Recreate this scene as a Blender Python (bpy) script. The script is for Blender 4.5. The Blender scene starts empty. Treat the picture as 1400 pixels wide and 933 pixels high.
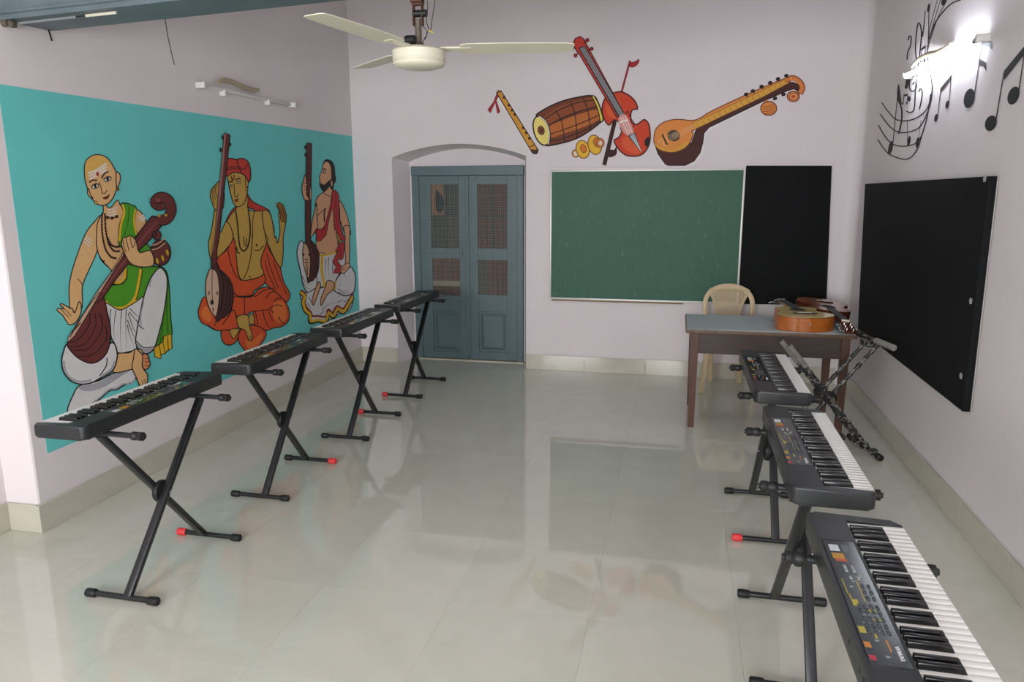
import bpy, bmesh, math, random
from mathutils import Vector, Matrix, geometry
PI = math.pi
random.seed(7)
scene = bpy.context.scene
C = scene.collection

# ------------------------------------------------------------------ camera
F_PX, YAW, PITCH, ROLL, CAM_H = 1014.2, .2201, .2002, -.0033, 1.6
cy, sy, cp, sp = math.cos(YAW), math.sin(YAW), math.cos(PITCH), math.sin(PITCH)
FWD = Vector((-sy*cp, cy*cp, -sp))
_r = Vector((cy, sy, 0)); _u = _r.cross(FWD)
RIGHT = _r*math.cos(ROLL) + _u*math.sin(ROLL)
UP = -_r*math.sin(ROLL) + _u*math.cos(ROLL)
CAM = Vector((0, 0, CAM_H))
cd = bpy.data.cameras.new('camera'); cam = bpy.data.objects.new('camera', cd); C.objects.link(cam)
cd.sensor_width = 36.0; cd.lens = F_PX/1400*36.0; cd.clip_start = .05; cd.clip_end = 100
cam.matrix_world = Matrix((
    (RIGHT.x, UP.x, -FWD.x, CAM.x), (RIGHT.y, UP.y, -FWD.y, CAM.y),
    (RIGHT.z, UP.z, -FWD.z, CAM.z), (0, 0, 0, 1)))
scene.camera = cam

# ------------------------------------------------------------------ world, lights, exposure
scene.view_settings.view_transform = 'Standard'
scene.view_settings.look = 'None'
scene.view_settings.gamma = 1.0
scene.view_settings.use_curve_mapping = False
scene.view_settings.exposure = 0.0
W = bpy.data.worlds.new('daylight'); scene.world = W; W.use_nodes = True
W.node_tree.nodes['Background'].inputs[0].default_value = (.80, .88, 1.0, 1)
W.node_tree.nodes['Background'].inputs[1].default_value = 1.0

XL, XR, D = -2.925, 1.374, 6.473          # left wall, right wall, back wall
XN, YP, YR, ZC = -3.105, 2.735, -2.4, 3.3  # recessed near part of the left wall, its corner, rear wall, ceiling
WINDOWS = [(-2.75, -1.55, .85, 2.15), (-.55, .65, .85, 2.15)]   # x0,x1,z0,z1 in the rear wall

def area(name, loc, rot, sx, sz, power, col):
    l = bpy.data.lights.new(name, 'AREA'); l.shape = 'RECTANGLE'; l.size = sx; l.size_y = sz
    l.energy = power; l.color = col
    o = bpy.data.objects.new(name, l); C.objects.link(o); o.location = loc; o.rotation_euler = rot
    return o
# daylight entering by the two windows in the wall behind the camera
for i, (x0, x1, z0, z1) in enumerate(WINDOWS):
    area('window_daylight', ((x0+x1)/2, YR-.16, (z0+z1)/2), (PI/2, 0, 0), x1-x0, z1-z0, (200, 150)[i], (.975, .98, 1.0))
TUBE_POWER = 40.0       # emission strength of the lit tubes

# ------------------------------------------------------------------ helpers
def lin(h):
    h = h.lstrip('#'); out = []
    for i in (0, 2, 4):
        c = int(h[i:i+2], 16)/255
        out.append(c/12.92 if c <= .04045 else ((c+.055)/1.055)**2.4)
    return (*out, 1)

def mat(name, col, rough=.5, metal=0.0, spec=.5, noise=0.0, nscale=8.0, bump=0.0, bscale=40.0, stretch=None, col2=None, coat=0.0):
    m = bpy.data.materials.new(name); m.use_nodes = True
    nt = m.node_tree; b = nt.nodes['Principled BSDF']
    c = lin(col) if isinstance(col, str) else col
    b.inputs['Base Color'].default_value = c
    b.inputs['Roughness'].default_value = rough
    b.inputs['Metallic'].default_value = metal
    b.inputs['Specular IOR Level'].default_value = spec
    b.inputs['Coat Weight'].default_value = coat
    if noise or bump:
        tc = nt.nodes.new('ShaderNodeTexCoord'); mp = nt.nodes.new('ShaderNodeMapping')
        nt.links.new(tc.outputs['Object'], mp.inputs[0])
        if stretch: mp.inputs['Scale'].default_value = stretch
    if noise:
        n = nt.nodes.new('ShaderNodeTexNoise'); n.inputs['Scale'].default_value = nscale; n.inputs['Detail'].default_value = 6
        n.inputs['Roughness'].default_value = .6
        nt.links.new(mp.outputs[0], n.inputs['Vector'])
        r = nt.nodes.new('ShaderNodeValToRGB'); e = r.color_ramp.elements
        c2 = lin(col2) if col2 else tuple(max(0, v*(1-noise)) for v in c[:3])+(1,)
        e[0].position = .32; e[1].position = .68
        e[0].color = c2; e[1].color = c
        nt.links.new(n.outputs['Fac'], r.inputs[0]); nt.links.new(r.outputs[0], b.inputs['Base Color'])
    if bump:
        n2 = nt.nodes.new('ShaderNodeTexNoise'); n2.inputs['Scale'].default_value = bscale; n2.inputs['Detail'].default_value = 4
        nt.links.new(mp.outputs[0], n2.inputs['Vector'])
        bp = nt.nodes.new('ShaderNodeBump'); bp.inputs['Strength'].default_value = bump; bp.inputs['Distance'].default_value = .01
        nt.links.new(n2.outputs['Fac'], bp.inputs['Height']); nt.links.new(bp.outputs[0], b.inputs['Normal'])
    return m

def emit(name, col, strength):
    m = bpy.data.materials.new(name); m.use_nodes = True
    b = m.node_tree.nodes['Principled BSDF']
    b.inputs['Base Color'].default_value = lin(col)
    b.inputs['Emission Color'].default_value = lin(col); b.inputs['Emission Strength'].default_value = strength
    return m

def tag(o, label=None, cat=None, group=None, kind=None):
    if label: o['label'] = label
    if cat: o['category'] = cat
    if group: o['group'] = group
    if kind: o['kind'] = kind
    return o

def empty(name, loc=(0, 0, 0), rotz=0.0):
    o = bpy.data.objects.new(name, None); C.objects.link(o)
    o.empty_display_size = .1; o.location = loc; o.rotation_euler = (0, 0, rotz)
    return o

class MB:
    """collects shapes and links them as ONE mesh object"""
    def __init__(s): s.bm = bmesh.new(); s.mi = 0
    def _fin(s, faces):
        for f in faces: f.material_index = s.mi
    def box(s, x0, x1, y0, y1, z0, z1, bevel=0.0, seg=2, M=None):
        r = bmesh.ops.create_cube(s.bm, size=1.0)
        vs = r['verts']
        for v in vs:
            v.co = Vector((x0 if v.co.x < 0 else x1, y0 if v.co.y < 0 else y1, z0 if v.co.z < 0 else z1))
        fs = set(f for v in vs for f in v.link_faces)
        if bevel:
            es = list(set(e for v in vs for e in v.link_edges))
            rr = bmesh.ops.bevel(s.bm, geom=es, offset=bevel, segments=seg, profile=.5, affect='EDGES')
            vs = list(set(list(rr['verts']) + [v for v in vs if v.is_valid]))
            fs = set(f for v in vs for f in v.link_faces)
        if M is not None:
            for v in vs: v.co = M @ v.co
        s._fin(fs); return s
    def prism(s, pts, z0, z1, M=None):
        """pts: 2-D outline, counter-clockwise; extruded z0..z1, then moved by M"""
        M = M or Matrix.Identity(4)
        lo = [s.bm.verts.new(M @ Vector((p[0], p[1], z0))) for p in pts]
        hi = [s.bm.verts.new(M @ Vector((p[0], p[1], z1))) for p in pts]
        n = len(pts); fs = []
        fs.append(s.bm.faces.new(lo[::-1])); fs.append(s.bm.faces.new(hi))
        for i in range(n): fs.append(s.bm.faces.new((lo[i], lo[(i+1) % n], hi[(i+1) % n], hi[i])))
        s._fin(fs); return s
    def tube(s, path, r, n=10, cap=True, flat=1.0):
        path = [Vector(p) for p in path]; rs = r if isinstance(r, (list, tuple)) else [r]*len(path)
        rings = []; ref = None
        for i, p in enumerate(path):
            t = (path[min(i+1, len(path)-1)] - path[max(i-1, 0)]).normalized()
            if ref is None:
                ref = Vector((0, 0, 1)) if abs(t.z) < .9 else Vector((1, 0, 0))
            a = (ref - t*ref.dot(t)).normalized(); b = t.cross(a); ref = a
            rings.append([s.bm.verts.new(p + (a*math.cos(2*PI*k/n) + b*math.sin(2*PI*k/n)*flat)*rs[i]) for k in range(n)])
        fs = []
        for i in range(len(rings)-1):
            for k in range(n):
                fs.append(s.bm.faces.new((rings[i][k], rings[i][(k+1) % n], rings[i+1][(k+1) % n], rings[i+1][k])))
        if cap:
            fs.append(s.bm.faces.new(rings[0][::-1])); fs.append(s.bm.faces.new(rings[-1]))
        s._fin(fs); return s
    def bar(s, p0, p1, w, h, up=(0, 0, 1), bevel=.003):
        """rectangular bar from p0 to p1"""
        p0, p1, up = Vector(p0), Vector(p1), Vector(up)
        t = (p1-p0); L = t.length; t.normalize(); a = (up - t*up.dot(t)).normalized(); b = a.cross(t)
        M = Matrix(((t.x, b.x, a.x, p0.x), (t.y, b.y, a.y, p0.y), (t.z, b.z, a.z, p0.z), (0, 0, 0, 1)))
        return s.box(0, L, -w/2, w/2, -h/2, h/2, bevel, 2, M)
    def lathe(s, prof, n=24, M=None):
        """prof: (r, z) from bottom to top"""
        M = M or Matrix.Identity(4); rings = []; fs = []
        for r, z in prof:
            rings.append([s.bm.verts.new(M @ Vector((max(r, 1e-4)*math.cos(2*PI*k/n), max(r, 1e-4)*math.sin(2*PI*k/n), z))) for k in range(n)])
        for i in range(len(rings)-1):
            for k in range(n):
                fs.append(s.bm.faces.new((rings[i][k], rings[i][(k+1) % n], rings[i+1][(k+1) % n], rings[i+1][k])))
        fs.append(s.bm.faces.new(rings[0][::-1])); fs.append(s.bm.faces.new(rings[-1]))
        s._fin(fs); return s
    def poly(s, pts):
        vs = [s.bm.verts.new(Vector(p)) for p in pts]; s._fin([s.bm.faces.new(vs)]); return s
    def build(s, name, mats, parent=None, smooth=True, loc=None, recalc=True):
        if recalc: bmesh.ops.recalc_face_normals(s.bm, faces=s.bm.faces[:])
        me = bpy.data.meshes.new(name); s.bm.to_mesh(me); s.bm.free()
        for m in (mats if isinstance(mats, (list, tuple)) else [mats]): me.materials.append(m)
        if smooth:
            for p in me.polygons: p.use_smooth = True
            me.set_sharp_from_angle(angle=math.radians(38))
        o = bpy.data.objects.new(name, me); C.objects.link(o)
        if parent is not None: o.parent = parent
        if loc is not None: o.location = loc
        return o

def share(src, parent, loc=None, rotz=None):
    o = src.copy(); C.objects.link(o); o.parent = parent
    if loc is not None: o.location = loc
    if rotz is not None: o.rotation_euler = (0, 0, rotz)
    return o

def kids(o): return [c for c in C.objects if c.parent == o]
def copy_tree(o, parent=None):
    c = o.copy(); C.objects.link(c); c.parent = parent
    for ch in list(o.children): copy_tree(ch, c)
    return c

def at(px, py, axis, val):
    """point of the plane {axis = val} that the photograph shows at pixel px, py"""
    d = FWD + RIGHT*((px-700)/F_PX) - UP*((py-466.5)/F_PX)
    t = (val - CAM[axis])/d[axis]
    return CAM + d*t

# ------------------------------------------------------------------ materials
M_wall = mat('wall_paint', '#e2dadc', .75, spec=.25, noise=.05, nscale=1.3, bump=.12, bscale=9)
M_ceil = mat('ceiling_paint', '#d4d0cf', .85, spec=.2, noise=.05, nscale=2)
M_grout = mat('grout', '#bdbaae', .5)
M_skirt = mat('skirting_tile', '#c4c0b0', .13, spec=.5, noise=.10, nscale=5, stretch=(1, 1, 2.5))
M_beam = mat('beam_paint', '#5f6f75', .45, noise=.22, nscale=5, bump=.1, bscale=25)
M_door = mat('door_paint', '#576d71', .42, noise=.16, nscale=6, bump=.08, bscale=30)
M_doordark = mat('gap_shade', '#14181a', .8)  # near-black colour standing in for shade inside gaps and holes
M_black = mat('black_plastic', '#1e2123', .42, noise=.05, nscale=30)
M_rubber = mat('black_rubber', '#111213', .55)
M_steel = mat('black_steel', '#1b1d1f', .33, noise=.06, nscale=40)
M_red = mat('red_rubber', '#d8393d', .55)
M_keyw = mat('white_key', '#eeeeea', .28)
M_keyb = mat('black_key', '#0c0c0d', .28)
M_panel = mat('panel_gloss', '#2c3135', .16, spec=.5)
M_chrome = mat('chrome', '#c8c8c8', .2, metal=1)
M_cream = mat('cream_enamel', '#d6d2bd', .4, noise=.05, nscale=6)
M_rust = mat('rusty_iron', '#5b3a2c', .8, noise=.4, nscale=25, bump=.3)
M_dirty = mat('dirty_metal', '#6d6557', .55, metal=.3, noise=.4, nscale=40)

def floor_material():
    m = bpy.data.materials.new('polished_floor_tile'); m.use_nodes = True
    nt = m.node_tree; b = nt.nodes['Principled BSDF']
    tc = nt.nodes.new('ShaderNodeTexCoord'); geo = nt.nodes.new('ShaderNodeObjectInfo')
    add = nt.nodes.new('ShaderNodeVectorMath'); add.operation = 'ADD'
    mul = nt.nodes.new('ShaderNodeVectorMath'); mul.operation = 'SCALE'; mul.inputs['Scale'].default_value = .6
    nt.links.new(geo.outputs['Location'], mul.inputs[0])
    nt.links.new(tc.outputs['Object'], add.inputs[0]); nt.links.new(mul.outputs[0], add.inputs[1])
    n = nt.nodes.new('ShaderNodeTexNoise'); n.inputs['Scale'].default_value = 2.2; n.inputs['Detail'].default_value = 8
    n.inputs['Roughness'].default_value = .62; n.inputs['Distortion'].default_value = 1.6
    nt.links.new(add.outputs[0], n.inputs['Vector'])
    r = nt.nodes.new('ShaderNodeValToRGB'); e = r.color_ramp.elements
    e[0].position = .3; e[0].color = lin('#c6c7b9'); e[1].position = .7; e[1].color = lin('#cfd0c3')
    nt.links.new(n.outputs['Fac'], r.inputs[0]); nt.links.new(r.outputs[0], b.inputs['Base Color'])
    b.inputs['Roughness'].default_value = .04; b.inputs['Specular IOR Level'].default_value = 1.0
    return m
M_floor = floor_material()

# ================================================================== SETTING
def struct(o): o['kind'] = 'structure'; return o
# ---- floor: grout bed with single polished tiles
fb = MB().box(XN-.3, XR+.25, YR-.3, D+.4, -.12, -.004)
floor = struct(fb.build('floor', M_grout, smooth=False))
TS, GAP = .55, .0005
tile_mesh = {}
def tile(sx, sy):
    k = (round(sx, 3), round(sy, 3))
    if k not in tile_mesh:
        o = MB().box(-sx/2+GAP/2, sx/2-GAP/2, -sy/2+GAP/2, sy/2-GAP/2, -.004, 0, .0002, 1).build('tile', M_floor, floor)
        tile_mesh[k] = o; return o
    return share(tile_mesh[k], floor)
def cuts(a, b, first):
    v = [a]; x = first
    while x > a: x -= TS
    x += TS
    while x < b-1e-6:
        if x-a > 1e-3: v.append(x)
        x += TS
    return v+[b]
cx, cyy = cuts(XL, XR, .272), cuts(.4, D, 3.112)
for i in range(len(cx)-1):
    for j in range(len(cyy)-1):
        tile(cx[i+1]-cx[i], cyy[j+1]-cyy[j]).location = ((cx[i]+cx[i+1])/2, (cyy[j]+cyy[j+1])/2, 0)
o = MB().box(XL, XR, YR, .4, -.004, 0).box(XN, XL, YR, YP, -.004, 0).box(-2.55, -1.31, D, D+.27, -.004, 0).build('floor_margin', M_floor, floor, smooth=False)

# ---- walls
ARC_X0, ARC_X1, ARC_Z, ARC_RISE = -2.553, -1.318, 1.893, .112
NX0, NX1, ND = -2.478, -1.378, D+.25          # inner (splayed) edges and depth of the niche
def arc(x0, x1, z, rise, n=18): return [(x0+(x1-x0)*i/n, z+rise*math.sin(PI*i/n)**.85 if 0 < i < n else z) for i in range(n+1)]
bm_ = MB()
FIL = .10
outer = arc(ARC_X0, ARC_X1, ARC_Z, ARC_RISE); inner = arc(NX0, NX1, ARC_Z-.03, ARC_RISE)
ring = [(XL, 0), (ARC_X0, 0)] + outer + [(ARC_X1, 0), (XR-FIL, 0), (XR-FIL, ZC), (XL, ZC)]
tri = geometry.tessellate_polygon([[Vector((p[0], p[1], 0)) for p in ring]])
vv = [bm_.bm.verts.new((p[0], D, p[1])) for p in ring]
for t in tri: bm_.bm.faces.new([vv[i] for i in t])
ro = [(ARC_X0, 0)]+outer+[(ARC_X1, 0)]; ri = [(NX0, 0)]+inner+[(NX1, 0)]
for a in range(len(ro)-1):
    bm_.poly([(ro[a][0], D, ro[a][1]), (ro[a+1][0], D, ro[a+1][1]), (ri[a+1][0], ND, ri[a+1][1]), (ri[a][0], ND, ri[a][1])])
tri = geometry.tessellate_polygon([[Vector((p[0], p[1], 0)) for p in ri]])
vv = [bm_.bm.verts.new((p[0], ND, p[1])) for p in ri]
for t in tri: bm_.bm.faces.new([vv[i] for i in t])
wall_back = struct(bm_.build('wall_back', M_wall))
# right wall, its rounded corner with the back wall
pl = [(XR-FIL+FIL*math.sin(a), D-FIL+FIL*math.cos(a)) for a in [PI/2*i/8 for i in range(9)]]+[(XR, YR)]
b = MB()
for i in range(len(pl)-1): b.poly([(*pl[i], 0), (*pl[i+1], 0), (*pl[i+1], ZC), (*pl[i], ZC)])
wall_right = struct(b.build('wall_right', M_wall))
# left wall: mural stretch, jamb facing the camera and recessed stretch
b = MB(); bev = .012
pl = [(XL, D), (XL, YP+bev), (XL-.004, YP+.004), (XL-bev, YP), (XN, YP), (XN, YR)]
for i in range(len(pl)-1): b.poly([(*pl[i], 0), (*pl[i+1], 0), (*pl[i+1], ZC), (*pl[i], ZC)])
wall_left = struct(b.build('wall_left', M_wall))
# rear wall (behind the camera) with two window openings
b = MB(); xs = sorted([XN, XR]+[v for w in WINDOWS for v in w[:2]])
for i in range(len(xs)-1):
    inw = [w for w in WINDOWS if abs(w[0]-xs[i]) < 1e-6]
    if inw:
        w = inw[0]
        b.box(xs[i], xs[i+1], YR-.2, YR, 0, w[2]); b.box(xs[i], xs[i+1], YR-.2, YR, w[3], ZC)
    else: b.box(xs[i], xs[i+1], YR-.2, YR, 0, ZC)
wall_rear = struct(b.build('wall_rear', M_wall, smooth=False))
M_frame = mat('window_paint', '#52656d', .5)
for i, (x0, x1, z0, z1) in enumerate(WINDOWS):
    b = MB().box(x0, x1, YR-.10, YR-.05, z0, z0+.05).box(x0, x1, YR-.10, YR-.05, z1-.05, z1)
    b.box(x0, x0+.05, YR-.10, YR-.05, z0, z1).box(x1-.05, x1, YR-.10, YR-.05, z0, z1).box((x0+x1)/2-.03, (x0+x1)/2+.03, YR-.1, YR-.05, z0, z1)
    w = struct(b.build('window_%d' % (i+1), M_frame, smooth=False))
    for k in range(1, 10):
        MB().tube([(x0+(x1-x0)*k/10, YR-.04, z0), (x0+(x1-x0)*k/10, YR-.04, z1)], .006, 8).build('window_bar', M_frame, w)
ceiling = struct(MB().box(XN-.3, XR+.25, YR-.3, D+.4, ZC, ZC+.1).build('ceiling', M_ceil, smooth=False))

# ---- skirting of single tiles
def skirting(name, runs, h=.14, t=.012):
    """runs: list of (p0, p1, normal)"""
    root = None
    for (p0, p1, n) in runs:
        p0, p1, n = Vector((*p0, 0)), Vector((*p1, 0)), Vector((*n, 0))
        L = (p1-p0).length; d = (p1-p0).normalized(); k = max(1, round(L/.55)); 
        ang = math.atan2(d.y, d.x)
        if root is None:
            root = struct(MB().box(0, L, -.003, .003, 0, h-.004).build(name, M_grout, smooth=False))
            root.location = p0 + n*.003; root.rotation_euler = (0, 0, ang)
        inv = (Matrix.Translation(root.location) @ Matrix.Rotation(root.rotation_euler.z, 4, 'Z')).inverted()
        s = 1 if (Matrix.Rotation(-ang, 3, 'Z') @ n).y > 0 else -1
        for i in range(k):
            dh = random.uniform(-.0015, .0015); l = L/k
            y0, y1 = sorted((s*.004, s*t))
            o = MB().box(.0006, l-.0006, y0, y1, .0005, h+dh, .0012, 1).build('tile', M_skirt, root)
            o.matrix_local = inv @ Matrix.Translation(p0 + d*(l*i)) @ Matrix.Rotation(ang, 4, 'Z')
skirting('baseboard_back', [((ARC_X1, D), (XR-.012, D), (0, -1)), ((XL+.012, D), (ARC_X0, D), (0, -1))])
skirting('baseboard_left', [((XL, D), (XL, YP-.012), (1, 0)), ((XL, YP), (XN+.012, YP), (0, -1)), ((XN, YP), (XN, YR), (1, 0))])
skirting('baseboard_right', [((XR, D), (XR, YR), (-1, 0))])

# ---- ceiling beam across the room, resting in the left wall
BY0, BY1 = 2.878, 3.154
def bz(x): return 2.336+.036*(x-XL)
b = MB(); q = []
for x in (XL-.1, XR+.1):
    q.append([(x, BY0, bz(x)), (x, BY1, bz(x)+.008), (x, BY1, bz(x)+.32), (x, BY0, bz(x)+.32)])
for i in range(4): b.poly([q[0][i], q[0][(i+1) % 4], q[1][(i+1) % 4], q[1][i]])
b.poly(q[0]); b.poly(q[1][::-1])
beam = struct(b.build('trim_1', M_beam, smooth=False))
tag(beam, 'blue-grey painted roof beam crossing the room above the left mural')
# bead along the near lower edge of the beam, electrical conduit and clamp under it
x1 = XL+1.5
MB().tube([(XL, BY0-.004, bz(XL)+.03), (XR, BY0-.004, bz(XR)+.03)], .009, 8).build('bead', M_beam, beam)

# ---- door in the niche
yd = ND
DX0, DX1, DZ = -2.447, -1.388, 1.822
dm = (DX0+DX1)/2
b = MB().box(DX0, DX0+.07, yd-.045, yd, .0, DZ-.086, .003, 1).box(DX1-.06, DX1, yd-.045, yd, .0, DZ-.086, .003, 1).box(DX0-.004, DX1+.004, yd-.048, yd-.002, DZ-.085, DZ, .003, 1)
door = struct(b.build('door_1', M_door))
tag(door, 'blue-grey double door in the arched niche with wire mesh panels')
MB().box(DX0+.07, DX1-.06, yd-.005, yd-.001, .012, DZ-.085).build('dark_backing', M_doordark, door, smooth=False)
M_board = [mat('board_%d' % i, c, .75, noise=.35, nscale=6, stretch=(6, 6, 1), bump=.15) for i, c in enumerate(('#6b4733', '#5d5345', '#704333', '#4c473e', '#a5744f'))]
M_mesh = mat('mesh_paint', '#73807f', .6)
def rect(px0, py0, px1, py1):
    a, c = at(px0, py0, 1, yd-.03), at(px1, py1, 1, yd-.03); return a.x, c.x, c.z, a.z
LEAF = [
  (DX0+.07, dm-.002, [(588.5, 252, 628.5, 339.5, True), (591, 353, 628.5, 404, False)], (592, 424, 630.5, 481.5)),
  (dm+.002, DX1-.06, [(652.5, 252, 693.5, 340, True), (654, 355.5, 693, 404, False)], (655.5, 425.5, 695, 482.5))]
for li, (x0, x1, ops, pan) in enumerate(LEAF):
    z0, z1 = .018, DZ-.088
    R = [rect(*o[:4]) for o in ops]; P_ = rect(*pan)
    xa = min(r[0] for r in R); xb = max(r[1] for r in R)
    yf, yb = yd-.036, yd-.006
    b = MB().box(x0, xa, yf, yb, z0, z1, .002, 1).box(xb, x1, yf, yb, z0, z1, .002, 1)
    zz = [z0, P_[2], P_[3], R[1][2], R[1][3], R[0][2], R[0][3], z1]
    for k in (0, 2, 4, 6): b.box(xa, xb, yf, yb, zz[k], zz[k+1], .002, 1)
    leaf = b.build('door_leaf', M_door, door)
    # raised lower panel
    b = MB(); xs0, xs1, zs0, zs1 = xa, xb, P_[2], P_[3]
    b.box(xs0, xs1, yf+.016, yb, zs0, zs1)
    m_ = .022; k_ = .045
    A = [(xs0+m_, yf+.016, zs0+m_), (xs1-m_, yf+.016, zs0+m_), (xs1-m_, yf+.016, zs1-m_), (xs0+m_, yf+.016, zs1-m_)]
    B = [(xs0+k_, yf+.003, zs0+k_), (xs1-k_, yf+.003, zs0+k_), (xs1-k_, yf+.003, zs1-k_), (xs0+k_, yf+.003, zs1-k_)]
    for i in range(4): b.poly([A[i], A[(i+1) % 4], B[(i+1) % 4], B[i]])
    b.poly(B); b.build('raised_panel', M_door, leaf, smooth=False)
    # centre cover strip
    if li == 1: MB().box(dm-.014, dm+.02, yf-.010, yf, z0+.03, z1, .003, 1).build('cover_strip', M_door, leaf)
    for oi, (o, r) in enumerate(zip(ops, R)):
        # boards nailed up behind the mesh
        n = 2 if o[4] else 3
        if o[4]:
            zm_ = (r[2]+r[3])/2
            MB().box(xa, xb, yf+.01, yf+.022, zm_-.012, zm_+.012).box((xa+xb)/2-.012, (xa+xb)/2+.012, yf+.008, yf+.02, r[2], r[3]).build('glazing_bar', M_board[3], leaf, smooth=False)
            for a in range(2):
                for c in range(2):
                    mi = {(0, 0, 1): 4, (0, 1, 1): 3, (0, 0, 0): 3, (0, 1, 0): 1, (1, 0, 1): 0, (1, 1, 1): 2, (1, 0, 0): 0, (1, 1, 0): 0}[(li, a, c)]
                    MB().box(xa+(xb-xa)*a/2, xa+(xb-xa)*(a+1)/2, yf+.023, yf+.029, r[2]+(r[3]-r[2])*c/2, r[2]+(r[3]-r[2])*(c+1)/2, .001, 1).build('board', M_board[mi], leaf)
            if li == 0:   # flat dark patch for the shade inside a hole in the pale board
                cxx, czz = xa+(xb-xa)*.25, zm_+(r[3]-zm_)*.47
                pts = [(-.03, -.09), (.01, -.15), (.05, -.10), (.07, -.02), (.045, .06), (.02, .09), (-.02, .14), (-.04, .03)]
                MB().prism([(cxx+p[0]*.85, czz+p[1]*.8) for p in pts], 0, .002, Matrix.Translation((0, yf+.0215, 0)) @ Matrix.Rotation(PI/2, 4, 'X')).build('hole_shade', M_doordark, leaf, smooth=False)
        else:
            for a in range(3):
                MB().box(xa+(xb-xa)*a/3, xa+(xb-xa)*(a+1)/3-.001, yf+.02, yf+.029, r[2], r[3], .001, 1).build('board', M_board[(2, 0, 2, 1, 2, 2)[li*3+a]], leaf)
            if li == 0: MB().box(xa, xb, yf+.012, yf+.02, r[2]+.085, r[2]+.135).build('batten', mat('bare_batten', '#a4937a', .7, noise=.2), leaf, smooth=False)
        # wire mesh stapled over the opening
        b = MB(); e = .035; sp_ = .0165
        u0, u1, w0, w1 = r[0]-e, r[1]+(.06 if li else .03), r[2]-e, r[3]+.03
        k = int((u1-u0)/sp_)
        for i in range(k+1):
            x = u0+(u1-u0)*i/k; b.box(x-.0014, x+.0014, yf-.0025, yf-.0005, w0, w1)
        k = int((w1-w0)/sp_)
        for i in range(k+1):
            z = w0+(w1-w0)*i/k; b.box(u0, u1, yf-.0035, yf-.0015, z-.0014, z+.0014)
        o_ = b.build('wire_mesh', M_mesh, leaf, smooth=False); o_['kind'] = 'stuff'
    MB().tube([(xb+.03, yf-.008, 1.0), (xb+.03, yf-.008, 1.09)], .005, 8).build('bolt', M_door, leaf) if li == 0 else None
MB().box(NX0, NX1, yd-.06, yd, 0, .010, .002, 1).build('threshold', mat('threshold_stone', '#cfc6b4', .5), door)

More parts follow.
